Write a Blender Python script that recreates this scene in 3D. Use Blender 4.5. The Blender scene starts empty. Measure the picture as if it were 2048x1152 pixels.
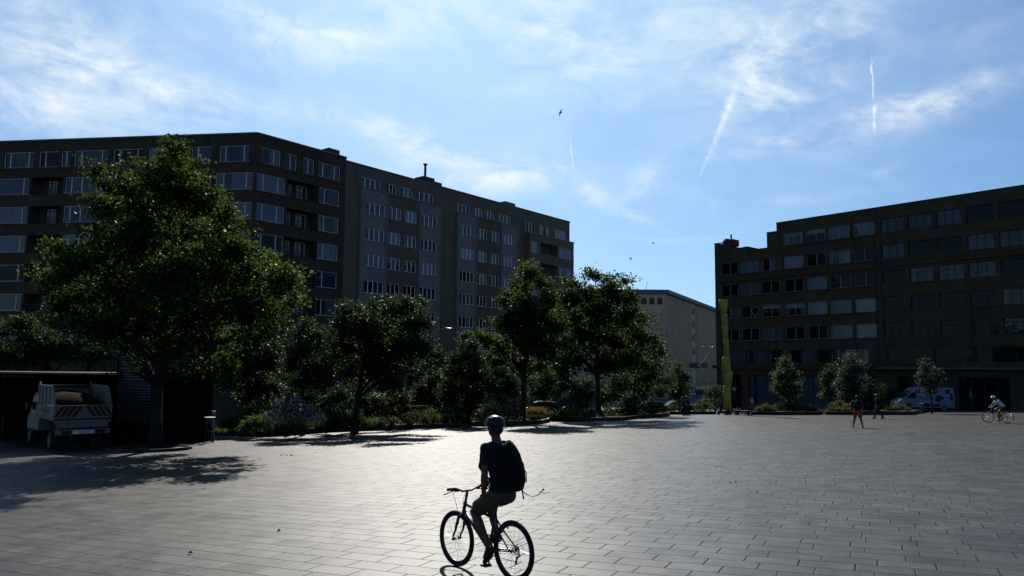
import bpy, math, random
import numpy as np
from mathutils import Vector, Matrix
S = bpy.context.scene
COL = S.collection
rnd = random.Random(7)
# ---------------------------------------------------------------- camera
F, CX, CY = 1500.0, 1024.0, 600.0            # photo pixels (2048 x 1152)
PITCH, ROLL = math.atan(138 / 1500), math.radians(0.5)
CAMZ = 2.1
cd = bpy.data.cameras.new('camera'); cam = bpy.data.objects.new('camera', cd); COL.objects.link(cam)
RM = Matrix.Rotation(math.pi / 2 + PITCH, 3, 'X') @ Matrix.Rotation(ROLL, 3, 'Z')
cam.location = (0, 0, CAMZ); cam.rotation_euler = RM.to_euler()
cd.sensor_width = 36; cd.lens = 36 * F / 2048; cd.shift_y = (CY - 576) / 2048
cd.clip_start = 0.1; cd.clip_end = 3000
S.camera = cam
S.render.resolution_x, S.render.resolution_y = 1024, 576
S.render.engine = 'CYCLES'
# ---------------------------------------------------------------- sun and sky
SUN_AZ, SUN_EL = math.radians(-6), math.radians(36)     # azimuth from +Y towards +X
sdir = Vector((math.sin(SUN_AZ) * math.cos(SUN_EL), math.cos(SUN_AZ) * math.cos(SUN_EL), math.sin(SUN_EL)))
sl = bpy.data.lights.new('sun', 'SUN'); sl.energy = 5.0; sl.angle = math.radians(0.53); sl.color = (1, .95, .87)
so = bpy.data.objects.new('sun', sl); COL.objects.link(so)
so.rotation_euler = sdir.to_track_quat('Z', 'Y').to_euler(); so.location = (0, 0, 60)
S.view_settings.view_transform = 'Standard'; S.view_settings.look = 'None'
S.view_settings.exposure = 0.25; S.view_settings.gamma = 1
SKY_STRENGTH = 0.06

class NT:
    """small helper to write node trees"""
    def __init__(s, tree): s.t = tree; s.n = tree.nodes; s.l = tree.links
    def node(s, kind, **kw):
        n = s.n.new(kind)
        for k, v in kw.items(): setattr(n, k, v)
        return n
    def put(s, sock, v):
        if hasattr(v, 'links'): s.l.new(v, sock)
        else: sock.default_value = v
    def m(s, op, a, b=None, c=None, clamp=False):
        n = s.node('ShaderNodeMath', operation=op); n.use_clamp = clamp
        s.put(n.inputs[0], a)
        if b is not None: s.put(n.inputs[1], b)
        if c is not None: s.put(n.inputs[2], c)
        return n.outputs[0]
    def xyz(s, v):
        n = s.node('ShaderNodeSeparateXYZ'); s.put(n.inputs[0], v); return n.outputs
    def comb(s, x, y, z=0.0):
        n = s.node('ShaderNodeCombineXYZ')
        for i, v in enumerate((x, y, z)): s.put(n.inputs[i], v)
        return n.outputs[0]
    def noise(s, vec, scale, detail=4, rough=.55, dist=0, out=0):
        n = s.node('ShaderNodeTexNoise'); s.put(n.inputs['Vector'], vec)
        n.inputs['Scale'].default_value = scale; n.inputs['Detail'].default_value = detail
        n.inputs['Roughness'].default_value = rough; n.inputs['Distortion'].default_value = dist
        return n.outputs[out]
    def ramp(s, v, stops):
        n = s.node('ShaderNodeValToRGB'); e = n.color_ramp.elements
        while len(e) < len(stops): e.new(.5)
        for q, (p, c) in zip(e, stops): q.position = p; q.color = tuple(c) + (1,) if len(c) == 3 else c
        s.put(n.inputs[0], v); return n.outputs[0]
    def mix(s, f, a, b, blend='MIX'):
        n = s.node('ShaderNodeMix', data_type='RGBA', blend_type=blend)
        s.put(n.inputs[0], f); s.put(n.inputs[6], a if hasattr(a, 'links') else tuple(a) + (1,) if len(a) == 3 else a)
        s.put(n.inputs[7], b if hasattr(b, 'links') else tuple(b) + (1,) if len(b) == 3 else b)
        return n.outputs[2]
    def smooth(s, v, lo, hi):
        n = s.node('ShaderNodeMapRange', interpolation_type='SMOOTHSTEP'); s.put(n.inputs[0], v)
        n.inputs[1].default_value = lo; n.inputs[2].default_value = hi; return n.outputs[0]

def ray(x, y):
    return RM @ Vector(((x - CX) / F, -(y - CY) / F, -1))
def at(x, y, Y):
    d = ray(x, y); return Vector((0, 0, CAMZ)) + d * (Y / d.y)
def gz(x, y):
    """height of the gently sloping square and the streets around it"""
    z = -.032 * y + .02 * x
    if y > 58:
        e = min(y, 110) - 58; z -= 6e-4 * e * e
        if y > 110: z += .032 * (y - 110)
    return z
def gnd(x, y):
    d = ray(x, y); t = CAMZ / (-d.z - .032 * d.y + .02 * d.x)
    P = Vector((0, 0, CAMZ)) + d * t; P.z = gz(P.x, P.y); return P
def foot(x, Y):
    """ground point in direction of photo column x at distance Y"""
    d = ray(x, 740); X = d.x / d.y * Y; return Vector((X, Y, gz(X, Y)))
def azel(x, y):
    d = ray(x, y).normalized(); return math.atan2(d.x, d.y), math.asin(d.z)

W = bpy.data.worlds.new('World'); S.world = W; W.use_nodes = True
w = NT(W.node_tree); w.n.clear()
sky = w.node('ShaderNodeTexSky', sky_type='NISHITA', sun_disc=False, sun_elevation=SUN_EL, sun_rotation=SUN_AZ)
sky.air_density = 1.0; sky.dust_density = .6; sky.ozone_density = 1.6
tc = w.node('ShaderNodeTexCoord'); dx, dy, dz = w.xyz(tc.outputs['Generated'])
AZ = w.m('ARCTAN2', dx, dy); EL = w.m('ARCSINE', dz)
warp = w.noise(w.comb(AZ, EL), 5, 3, .5, 0, 1)
wx, wy, _ = w.xyz(warp)
AZw = w.m('ADD', AZ, w.m('MULTIPLY', w.m('SUBTRACT', wx, .5), .07)); ELw = w.m('ADD', EL, w.m('MULTIPLY', w.m('SUBTRACT', wy, .5), .05))
def blob(px, py, rx, ry, ang, amp, a=None, e=None, crisp=False):
    ca, ce = azel(px, py); a = a or AZw; e = e or ELw
    kx = 1500 / rx; ky = 1500 / ry; c, s_ = math.cos(math.radians(ang)), math.sin(math.radians(ang))
    u = w.m('SUBTRACT', a, ca); v = w.m('SUBTRACT', e, ce)
    p = w.m('MULTIPLY', w.m('ADD', w.m('MULTIPLY', u, c), w.m('MULTIPLY', v, s_)), kx)
    q = w.m('MULTIPLY', w.m('SUBTRACT', w.m('MULTIPLY', v, c), w.m('MULTIPLY', u, s_)), ky)
    r2 = w.m('ADD', w.m('MULTIPLY', p, p), w.m('MULTIPLY', q, q))
    if crisp: r2 = w.m('ADD', w.m('MULTIPLY', w.m('MULTIPLY', p, p), w.m('MULTIPLY', p, p)), w.m('MULTIPLY', q, q))
    return w.m('MULTIPLY', w.m('EXPONENT', w.m('MULTIPLY', r2, -1)), amp)
# cirrus: photo x, y, half length, half width, tilt (deg, + = right end up), amount
CL = [(60, 120, 190, 130, -10, .6), (150, 60, 150, 60, -30, .5), (280, 175, 210, 38, -8, .85), (90, 215, 160, 40, 0, .55), (420, 190, 60, 22, 0, .5), (230, 100, 160, 28, -25, .4),
      (560, 60, 170, 55, 5, .62), (485, 65, 50, 25, 0, .5), (720, 75, 150, 40, 12, .5), (900, 20, 260, 60, 0, .55), (700, 20, 150, 30, 5, .4),
      (780, 275, 110, 34, -14, 1.1), (700, 245, 150, 22, -5, .5), (960, 340, 150, 34, 2, 1.0), (1010, 365, 110, 28, 8, .9), (900, 365, 80, 18, 20, .6), (880, 320, 90, 14, -10, .4),
      (1070, 90, 85, 80, 20, .75), (1150, 30, 160, 45, 10, .55), (1210, 120, 90, 40, -10, .45), (1330, 60, 150, 60, 20, .5), (1250, 200, 150, 16, 20, .22),
      (1490, 90, 110, 75, 20, .62), (1570, 110, 150, 80, 15, .6), (1560, 200, 110, 45, 10, .55), (1640, 60, 130, 70, 40, .5), (1500, 140, 70, 25, 10, .5),
      (1640, 260, 190, 17, 10, .75), (1820, 240, 140, 26, 15, .7), (1540, 275, 100, 14, -8, .45), (1880, 205, 70, 18, 15, .5),
      (1190, 388, 32, 17, -30, 1.1), (1240, 425, 75, 11, -20, 1.0), (1285, 355, 35, 32, 60, .75), (1270, 390, 40, 13, 20, .4), (1330, 482, 90, 6, -3, .4),
      (1780, 345, 30, 10, 15, .4), (1620, 395, 110, 9, 3, .25), (1385, 400, 60, 14, -20, .18), (1900, 100, 140, 60, 30, .12)]
cov = None
for c in CL:
    b = blob(*c); cov = b if cov is None else w.m('ADD', cov, b)
sv = w.comb(w.m('ADD', w.m('MULTIPLY', AZ, 7), w.m('MULTIPLY', EL, -3)), w.m('ADD', w.m('MULTIPLY', EL, 17), w.m('MULTIPLY', AZ, 3)))
n1 = w.noise(sv, 1.0, 8, .62, .8)
n2 = w.noise(w.comb(w.m('MULTIPLY', AZ, 30), w.m('MULTIPLY', EL, 42)), 1.0, 6, .6, .6)
nn = w.m('ADD', w.m('MULTIPLY', n1, .7), w.m('MULTIPLY', n2, .3))
dens = w.m('MULTIPLY', w.m('MULTIPLY', cov, w.smooth(nn, .30, .80)), 1.02)
hz = w.m('MULTIPLY', w.smooth(nn, .40, .75), .04)
dens = w.m('ADD', dens, hz)
ctn = w.noise(w.comb(w.m('MULTIPLY', AZ, 150), w.m('MULTIPLY', EL, 110)), 1.0, 4, .65, .3)
AZc = w.m('ADD', AZ, w.m('MULTIPLY', w.m('SUBTRACT', ctn, .5), .006))
for c in [(1745, 160, 32, 1.5, 91, .85), (1749, 222, 9, 2.6, 80, .7), (1749, 250, 14, 2, 90, .6), (1143, 305, 26, 2.0, 97, .5), (1464, 198, 24, 8, 72, .4), (1450, 235, 34, 6.5, 73, .4), (1432, 278, 36, 4.5, 70, .32), (1412, 322, 36, 3, 66, .3)]:
    dens = w.m('ADD', dens, w.m('MULTIPLY', blob(*c, a=AZc, e=EL, crisp=True), w.smooth(ctn, .25, .6)))
# bright veil in the air round the sun
cs = w.node('ShaderNodeVectorMath', operation='DOT_PRODUCT'); w.l.new(tc.outputs['Generated'], cs.inputs[0]); cs.inputs[1].default_value = sdir
veil = w.m('MULTIPLY', w.m('POWER', w.m('MAXIMUM', cs.outputs['Value'], 0.0), 6), .78)
dens = w.m('MINIMUM', dens, .93)
scale = w.node('ShaderNodeVectorMath', operation='SCALE'); w.l.new(sky.outputs[0], scale.inputs[0]); scale.inputs['Scale'].default_value = SKY_STRENGTH
SKYC = w.mix(1.0, scale.outputs[0], (.68, .96, 1.32, 1), 'MULTIPLY')
SKYV = w.mix(w.m('MINIMUM', w.m('MULTIPLY', w.m('ADD', w.m('MULTIPLY', w.smooth(n1, .3, .7), .3), .8), veil), .95), SKYC, (.44, .71, .93, 1))
final = w.mix(dens, SKYV, (.78, .83, .87, 1))
# low city haze below the horizon is covered by the ground
bg = w.node('ShaderNodeBackground'); w.l.new(final, bg.inputs[0]); bg.inputs[1].default_value = 1
wo = w.node('ShaderNodeOutputWorld'); w.l.new(bg.outputs[0], wo.inputs[0])

# ---------------------------------------------------------------- object helpers
def tag(o, label=None, cat=None, group=None, kind=None):
    if label: o['label'] = label
    if cat: o['category'] = cat
    if group: o['group'] = group
    if kind: o['kind'] = kind
    return o
def empty(name, loc, rz=0, label=None, cat=None, group=None):
    o = bpy.data.objects.new(name, None); COL.objects.link(o); o.location = loc; o.rotation_euler = (0, 0, rz)
    o.empty_display_size = .3
    return tag(o, label, cat, group)
def link(name, me, parent=None, loc=(0, 0, 0), rot=(0, 0, 0), scale=(1, 1, 1)):
    o = bpy.data.objects.new(name, me); COL.objects.link(o); o.parent = parent
    o.location = loc; o.rotation_euler = rot; o.scale = scale; return o
def copy_tree(o, parent=None):
    c = o.copy(); COL.objects.link(c); c.parent = parent
    for ch in [q for q in o.children]: copy_tree(ch, c)
    return c

class MB:
    def __init__(s): s.v = []; s.f = []; s.mi = []; s.sm = []
    def face(s, pts, mi=0, smooth=False):
        b = len(s.v); s.v += [tuple(p) for p in pts]; s.f.append(tuple(range(b, b + len(pts)))); s.mi.append(mi); s.sm.append(smooth); return s
    def box(s, a, b, mi=0):
        x0, y0, z0 = a; x1, y1, z1 = b; n = len(s.v)
        s.v += [(x0, y0, z0), (x1, y0, z0), (x1, y1, z0), (x0, y1, z0), (x0, y0, z1), (x1, y0, z1), (x1, y1, z1), (x0, y1, z1)]
        for f in ((0, 3, 2, 1), (4, 5, 6, 7), (0, 1, 5, 4), (1, 2, 6, 5), (2, 3, 7, 6), (3, 0, 4, 7)):
            s.f.append(tuple(n + i for i in f)); s.mi.append(mi); s.sm.append(False)
        return s
    def tube(s, pts, rad, seg=8, mi=0, cap=True, up=None, closed=False):
        """sweep; rad: number, list, or list of (ra, rb) along (side, up)"""
        pts = [Vector(p) for p in pts]; n0 = len(s.v); N = len(pts)
        if not isinstance(rad, (list, tuple)): rad = [rad] * N
        T = []
        for i in range(N):
            if closed: t = pts[(i + 1) % N] - pts[i - 1]
            else: t = pts[min(i + 1, N - 1)] - pts[max(i - 1, 0)]
            T.append(t.normalized() if t.length > 1e-9 else Vector((0, 0, 1)))
        ref = Vector(up) if up else (Vector((0, 0, 1)) if abs(T[0].z) < .9 else Vector((1, 0, 0)))
        side = T[0].cross(ref).normalized()
        for i in range(N):
            if up: sd = T[i].cross(Vector(up)); sd = sd.normalized() if sd.length > 1e-6 else side
            else: sd = (side - T[i] * side.dot(T[i])).normalized()
            side = sd; u2 = sd.cross(T[i])
            ra, rb = rad[i] if isinstance(rad[i], (list, tuple)) else (rad[i], rad[i])
            for k in range(seg):
                a = 2 * math.pi * k / seg
                s.v.append(tuple(pts[i] + sd * (ra * math.cos(a)) + u2 * (rb * math.sin(a))))
        R = N if closed else N - 1
        for i in range(R):
            j = (i + 1) % N
            for k in range(seg):
                k2 = (k + 1) % seg
                s.f.append((n0 + i * seg + k, n0 + j * seg + k, n0 + j * seg + k2, n0 + i * seg + k2)); s.mi.append(mi); s.sm.append(True)
        if cap and not closed:
            s.f.append(tuple(n0 + k for k in range(seg))); s.mi.append(mi); s.sm.append(False)
            s.f.append(tuple(n0 + (N - 1) * seg + k for k in reversed(range(seg)))); s.mi.append(mi); s.sm.append(False)
        return s
    def lathe(s, prof, c=(0, 0, 0), seg=20, mi=0):
        n0 = len(s.v)
        for r, z in prof:
            for k in range(seg):
                a = 2 * math.pi * k / seg; s.v.append((c[0] + r * math.cos(a), c[1] + r * math.sin(a), c[2] + z))
        for i in range(len(prof) - 1):
            for k in range(seg):
                k2 = (k + 1) % seg
                s.f.append((n0 + i * seg + k, n0 + i * seg + k2, n0 + (i + 1) * seg + k2, n0 + (i + 1) * seg + k)); s.mi.append(mi); s.sm.append(True)
        s.f.append(tuple(n0 + k for k in reversed(range(seg)))); s.mi.append(mi); s.sm.append(False)
        s.f.append(tuple(n0 + (len(prof) - 1) * seg + k for k in range(seg))); s.mi.append(mi); s.sm.append(False)
        return s
    def ball(s, c, r, seg=12, ring=8, mi=0):
        if not isinstance(r, (tuple, list)): r = (r, r, r)
        prof = []
        n0 = len(s.v)
        for i in range(ring + 1):
            t = math.pi * i / ring
            for k in range(seg):
                a = 2 * math.pi * k / seg
                s.v.append((c[0] + r[0] * math.sin(t) * math.cos(a), c[1] + r[1] * math.sin(t) * math.sin(a), c[2] - r[2] * math.cos(t)))
        for i in range(ring):
            for k in range(seg):
                k2 = (k + 1) % seg
                s.f.append((n0 + i * seg + k, n0 + i * seg + k2, n0 + (i + 1) * seg + k2, n0 + (i + 1) * seg + k)); s.mi.append(mi); s.sm.append(True)
        return s
    def prism(s, outline, y0, y1, mi=0, axis='y'):
        """outline in (x, z) extruded along y, or (x, y) along z"""
        n0 = len(s.v); N = len(outline)
        for yy in (y0, y1):
            for a, b in outline: s.v.append((a, yy, b) if axis == 'y' else (a, b, yy))
        for i in range(N):
            j = (i + 1) % N; s.f.append((n0 + i, n0 + j, n0 + N + j, n0 + N + i)); s.mi.append(mi); s.sm.append(False)
        s.f.append(tuple(n0 + i for i in reversed(range(N)))); s.mi.append(mi); s.sm.append(False)
        s.f.append(tuple(n0 + N + i for i in range(N))); s.mi.append(mi); s.sm.append(False)
        return s
    def xf(s, M, start=0):
        s.v[start:] = [tuple(M @ Vector(p)) for p in s.v[start:]]; return s
    def mesh(s, name, mats):
        me = bpy.data.meshes.new(name); me.from_pydata(s.v, [], s.f)
        for m in (mats if isinstance(mats, (list, tuple)) else [mats]): me.materials.append(m)
        me.polygons.foreach_set('material_index', s.mi); me.polygons.foreach_set('use_smooth', s.sm)
        me.update(); return me
    def build(s, name, mats, parent=None, **kw):
        return link(name, s.mesh(name, mats), parent, **kw)
def bevel(o, wd=.02, seg=2):
    m = o.modifiers.new('bevel', 'BEVEL'); m.width = wd; m.segments = seg; m.limit_method = 'ANGLE'; m.angle_limit = math.radians(40); return o

def text_obj(body, size, mat, parent, loc, rot, name='lettering', depth=.004, align='CENTER', sx=1.0):
    cu = bpy.data.curves.new('t', 'FONT'); cu.body = body; cu.size = size; cu.extrude = depth; cu.align_x = align; cu.align_y = 'CENTER'
    ob = bpy.data.objects.new('t', cu); COL.objects.link(ob)
    dg = bpy.context.evaluated_depsgraph_get(); dg.update()
    me = bpy.data.meshes.new_from_object(ob.evaluated_get(dg)); me.materials.clear(); me.materials.append(mat)
    bpy.data.objects.remove(ob); bpy.data.curves.remove(cu)
    return link(name, me, parent, loc, rot, (sx, 1, 1))

# ---------------------------------------------------------------- materials
def mat(name, col, rough=.7, metal=0, var=.15, nscale=3.0, spec=.2, bump=0, coord='Object', stain=0, trans=0, coat=0):
    m = bpy.data.materials.new(name); m.use_nodes = True; t = NT(m.node_tree); b = t.n['Principled BSDF']
    tc = t.node('ShaderNodeTexCoord'); v = tc.outputs[coord]
    n = t.noise(v, nscale, 5, .6)
    lo = [c * (1 - var) for c in col]; hi = [min(1, c * (1 + var)) for c in col]
    c = t.ramp(n, [(.3, lo), (.7, hi)])
    if stain:
        x, y, z = t.xyz(v); sn = t.noise(t.comb(t.m('MULTIPLY', x, 1.6), t.m('MULTIPLY', y, 1.6), t.m('MULTIPLY', z, .22)), 1.0, 5, .6)
        c = t.mix(t.m('MULTIPLY', t.smooth(sn, .5, .75), stain), c, [q * .35 for q in col])
    t.l.new(c, b.inputs['Base Color'])
    b.inputs['Roughness'].default_value = rough; b.inputs['Metallic'].default_value = metal
    b.inputs['Specular IOR Level'].default_value = spec
    if coat: b.inputs['Coat Weight'].default_value = coat; b.inputs['Coat Roughness'].default_value = .08
    if bump:
        bn = t.node('ShaderNodeBump'); bn.inputs['Strength'].default_value = bump; bn.inputs['Distance'].default_value = .02
        t.l.new(t.noise(v, nscale * 8, 3, .6), bn.inputs['Height']); t.l.new(bn.outputs[0], b.inputs['Normal'])
    return m
def glass_mat(name, col, rough=.06, spec=.5, wob=.03, curtain=0):
    m = bpy.data.materials.new(name); m.use_nodes = True; t = NT(m.node_tree); b = t.n['Principled BSDF']
    oi = t.node('ShaderNodeObjectInfo'); tc = t.node('ShaderNodeTexCoord')
    c = t.ramp(oi.outputs['Random'], [(0, [q * .35 for q in col]), (.5, col), (1, [q * 1.6 for q in col])])
    if curtain:      # drawn cloth behind part of the glass, falling in folds
        x, y, z = t.xyz(tc.outputs['Object']); r = oi.outputs['Random']; r2 = t.m('FRACT', t.m('MULTIPLY', r, 17.3))
        fold = t.noise(t.comb(t.m('MULTIPLY', x, 9), t.m('MULTIPLY', r, 50)), 1.0, 3, .6)
        edge = t.m('MULTIPLY', t.m('SUBTRACT', r2, .15), 3.2)
        msk = t.m('MAXIMUM', t.m('GREATER_THAN', x, edge), t.m('LESS_THAN', x, t.m('MULTIPLY', t.m('FRACT', t.m('MULTIPLY', r, 5.1)), .8)))
        c = t.mix(msk, c, t.ramp(fold, [(.3, [q * curtain * .5 for q in (.10, .115, .14)]), (.7, [q * curtain * 1.3 for q in (.10, .115, .14)])]))
    t.l.new(c, b.inputs['Base Color']); b.inputs['Roughness'].default_value = rough; b.inputs['Specular IOR Level'].default_value = spec
    bn = t.node('ShaderNodeBump'); bn.inputs['Strength'].default_value = wob; bn.inputs['Distance'].default_value = .3
    t.l.new(t.noise(tc.outputs['Object'], 1.3, 2, .5), bn.inputs['Height']); t.l.new(bn.outputs[0], b.inputs['Normal'])
    return m
def leaf_mat(name, col, tcol, trans=.35, rough=.38, spec=.6, var=.5):
    m = bpy.data.materials.new(name); m.use_nodes = True; t = NT(m.node_tree); b = t.n['Principled BSDF']; out = t.n['Material Output']
    g = t.node('ShaderNodeNewGeometry'); r = g.outputs['Random Per Island']
    c = t.ramp(r, [(0, [q * (1 - var) for q in col]), (.6, col), (1, [q * (1 + var) for q in col])])
    t.l.new(c, b.inputs['Base Color']); b.inputs['Roughness'].default_value = rough; b.inputs['Specular IOR Level'].default_value = spec
    tr = t.node('ShaderNodeBsdfTranslucent'); t.l.new(t.ramp(r, [(0, [q * .5 for q in tcol]), (1, tcol)]), tr.inputs[0])
    mx = t.node('ShaderNodeMixShader'); mx.inputs[0].default_value = trans
    t.l.new(b.outputs[0], mx.inputs[1]); t.l.new(tr.outputs[0], mx.inputs[2]); t.l.new(mx.outputs[0], out.inputs[0])
    return m
def brick_mat(name, col, d, mortar=.6, var=.35, stain=.5):
    """coursed brick along wall direction d (unit xy), object coordinates"""
    m = bpy.data.materials.new(name); m.use_nodes = True; t = NT(m.node_tree); b = t.n['Principled BSDF']
    tc = t.node('ShaderNodeTexCoord'); x, y, z = t.xyz(tc.outputs['Object'])
    u = t.m('ADD', t.m('MULTIPLY', x, d[0]), t.m('MULTIPLY', y, d[1]))
    br = t.node('ShaderNodeTexBrick'); t.l.new(t.comb(u, z), br.inputs['Vector'])
    br.inputs['Scale'].default_value = 1; br.inputs['Brick Width'].default_value = .22; br.inputs['Row Height'].default_value = .075
    br.inputs['Mortar Size'].default_value = .008
    br.inputs['Color1'].default_value = tuple(q * (1 - var) for q in col) + (1,); br.inputs['Color2'].default_value = tuple(q * (1 + var) for q in col) + (1,)
    br.inputs['Mortar'].default_value = tuple(q * mortar for q in col) + (1,)
    big = t.noise(t.comb(t.m('MULTIPLY', u, .25), t.m('MULTIPLY', z, .5)), 1, 5, .6)
    c = t.mix(1.0, br.outputs[0], t.ramp(big, [(.3, (.72, .72, .74)), (.7, (1.15, 1.12, 1.05))]), 'MULTIPLY')
    st = t.noise(t.comb(t.m('MULTIPLY', u, 1.5), t.m('MULTIPLY', z, .15)), 1, 5, .65)
    c = t.mix(t.m('MULTIPLY', t.smooth(st, .52, .75), stain), c, [q * .3 for q in col])
    t.l.new(c, b.inputs['Base Color']); b.inputs['Roughness'].default_value = .85; b.inputs['Specular IOR Level'].default_value = .12
    return m
M = {}
M['metal'] = mat('dark painted metal', (.03, .03, .032), .45, .3, .2)
M['black'] = mat('black plastic', (.012, .012, .013), .5, 0, .2)
M['rubber'] = mat('rubber', (.012, .012, .012), .75, 0, .3, 20)
M['steel'] = mat('brushed steel', (.45, .45, .46), .3, 1, .1)
M['alu'] = mat('aluminium', (.5, .5, .5), .35, 1, .1)
M['white'] = mat('off white paint', (.62, .62, .6), .5, 0, .08)
M['frame'] = mat('window frame paint', (.52, .52, .52), .5, 0, .12)
M['frame_white'] = mat('white plastic window frame', (.85, .84, .80), .5, 0, .05)
M['frame_mid'] = mat('weathered window frame', (.24, .25, .26), .6, 0, .2)
M['frame_dark'] = mat('dark window frame', (.03, .032, .035), .5, 0, .2)
M['concrete'] = mat('weathered concrete', (.12, .125, .135), .85, 0, .2, 1.2, .3, .2, stain=.4)
M['glass'] = glass_mat('window glass', (.004, .006, .010), .04, .5, .05, curtain=.25)
M['glass_curtain'] = glass_mat('window glass over curtain', (.008, .010, .014), .06, .5, curtain=.7)
M['glass_blind'] = glass_mat('window glass over pale blind', (.10, .12, .135), .15, .5)
M['glass_dark'] = glass_mat('dark window glass', (.004, .005, .006), .08, .22)
M['void'] = mat('unlit interior', (.008, .008, .009), .9, 0, .2)
M['soil'] = mat('planting soil', (.03, .022, .016), .95, 0, .4, 6, .2, .6)
M['kerb'] = mat('dark steel kerb', (.018, .017, .017), .5, .2, .3, 4)
M['bark'] = mat('bark', (.020, .018, .015), .9, 0, .5, 9, .2, .8)
# ================================================================ ground
def paving_material():
    m = bpy.data.materials.new('stone paving'); m.use_nodes = True; t = NT(m.node_tree); b = t.n['Principled BSDF']
    tc = t.node('ShaderNodeTexCoord'); x, y, z = t.xyz(tc.outputs['Object'])
    e1 = (.9, -.436); e2 = (.436, .9)
    L, Wd = .63, .365
    u = t.m('ADD', t.m('MULTIPLY', x, e1[0]), t.m('MULTIPLY', y, e1[1])); v = t.m('ADD', t.m('MULTIPLY', x, e2[0]), t.m('MULTIPLY', y, e2[1]))
    vs = t.m('DIVIDE', v, Wd); row = t.m('FLOOR', vs)
    wn = t.node('ShaderNodeTexWhiteNoise', noise_dimensions='1D'); t.put(wn.inputs['W'], row)
    off = t.m('ADD', t.m('MULTIPLY', wn.outputs['Value'], .5), t.m('MULTIPLY', t.m('MODULO', row, 2), .35))
    us = t.m('ADD', t.m('DIVIDE', u, L), off); colm = t.m('FLOOR', us)
    fu, fv = t.m('FRACT', us), t.m('FRACT', vs)
    du = t.m('MULTIPLY', t.m('MINIMUM', fu, t.m('SUBTRACT', 1, fu)), L); dv = t.m('MULTIPLY', t.m('MINIMUM', fv, t.m('SUBTRACT', 1, fv)), Wd)
    w2 = t.node('ShaderNodeTexWhiteNoise', noise_dimensions='2D'); t.l.new(t.comb(colm, row), w2.inputs['Vector'])
    rv = w2.outputs['Value']; rx, ry, rz = t.xyz(w2.outputs['Color'])
    ju = t.m('SUBTRACT', 1, t.smooth(du, .006, .013)); jv = t.m('SUBTRACT', 1, t.smooth(dv, .0045, .0105))
    # cross joints vary from open to filled
    ju = t.m('MULTIPLY', ju, t.m('ADD', .5, t.m('MULTIPLY', rx, .5)))
    joint = t.m('MAXIMUM', ju, t.m('MULTIPLY', jv, t.m('ADD', .8, t.m('MULTIPLY', ry, .2))))
    obj = tc.outputs['Object']
    fine = t.noise(obj, 60, 4, .7); mid = t.noise(obj, 2.2, 5, .6); big = t.noise(obj, .16, 4, .6)
    base = t.ramp(rv, [(0, (.042, .0395, .036)), (.5, (.052, .0495, .0455)), (1, (.064, .0605, .055))])
    base = t.mix(1, base, t.ramp(fine, [(.36, (.45, .45, .45)), (.64, (1.6, 1.6, 1.6))]), 'MULTIPLY')
    base = t.mix(1, base, t.ramp(mid, [(.3, (.68, .68, .69)), (.7, (1.28, 1.26, 1.24))]), 'MULTIPLY')
    base = t.mix(1, base, t.ramp(big, [(.35, (.86, .86, .88)), (.65, (1.12, 1.12, 1.1))]), 'MULTIPLY')
    spots = t.smooth(t.noise(obj, 1.3, 3, .5), .70, .74)
    base = t.mix(t.m('MULTIPLY', spots, .45), base, (.02, .02, .02))
    gum = t.node('ShaderNodeTexVoronoi'); gum.inputs['Scale'].default_value = 1.1; t.l.new(obj, gum.inputs['Vector'])
    gs = t.m('SUBTRACT', 1, t.smooth(gum.outputs['Distance'], .012, .03)); gx, gy, gzz = t.xyz(gum.outputs['Color'])
    base = t.mix(t.m('MULTIPLY', gs, t.m('GREATER_THAN', gx, .55)), base, (.012, .012, .012))
    base = t.mix(joint, base, (.006, .006, .006))
    t.l.new(base, b.inputs['Base Color'])
    rg = t.m('ADD', t.m('ADD', .40, t.m('MULTIPLY', rz, .05)), t.m('ADD', t.m('MULTIPLY', t.m('SUBTRACT', mid, .5), .16), t.m('MULTIPLY', t.m('SUBTRACT', fine, .5), .25)))
    rg = t.m('ADD', rg, t.m('MULTIPLY', joint, .4)); t.l.new(rg, b.inputs['Roughness'])
    t.l.new(t.m('SUBTRACT', .19, t.m('MULTIPLY', joint, .19)), b.inputs['Specular IOR Level'])
    h = t.m('ADD', t.m('MULTIPLY', joint, -1), t.m('MULTIPLY', fine, .32))
    h = t.m('ADD', h, t.m('MULTIPLY', rx, .25)); bn = t.node('ShaderNodeBump'); bn.inputs['Strength'].default_value = .5; bn.inputs['Distance'].default_value = .006
    t.l.new(h, bn.inputs['Height']); t.l.new(bn.outputs[0], b.inputs['Normal'])
    return m
M['paving'] = paving_material()
M['asphalt'] = mat('asphalt', (.045, .045, .047), .8, 0, .3, 3, .3, .3)
def sheet(name, xs, ys, dz, m):
    b = MB(); nx = len(xs)
    for y in ys:
        for x in xs: b.v.append((x, y, gz(x, y) + dz))
    for j in range(len(ys) - 1):
        for i in range(nx - 1):
            a = j * nx + i; b.f.append((a, a + 1, a + nx + 1, a + nx)); b.mi.append(0); b.sm.append(True)
    o = b.build(name, m); o['kind'] = 'structure'; return o
def rng(a, b, st):
    n = int(round((b - a) / st)); return [a + (b - a) * i / n for i in range(n + 1)]
sheet('ground', [-500, -300, -180] + rng(-120, 140, 10) + [180, 300, 500], [-60, -30] + rng(-10, 200, 5) + [260, 400, 700, 1200], -.03, M['asphalt'])
sheet('square_paving', rng(-48, 62, 5), rng(-14, 84, 3.5), 0, M['paving'])
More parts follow.
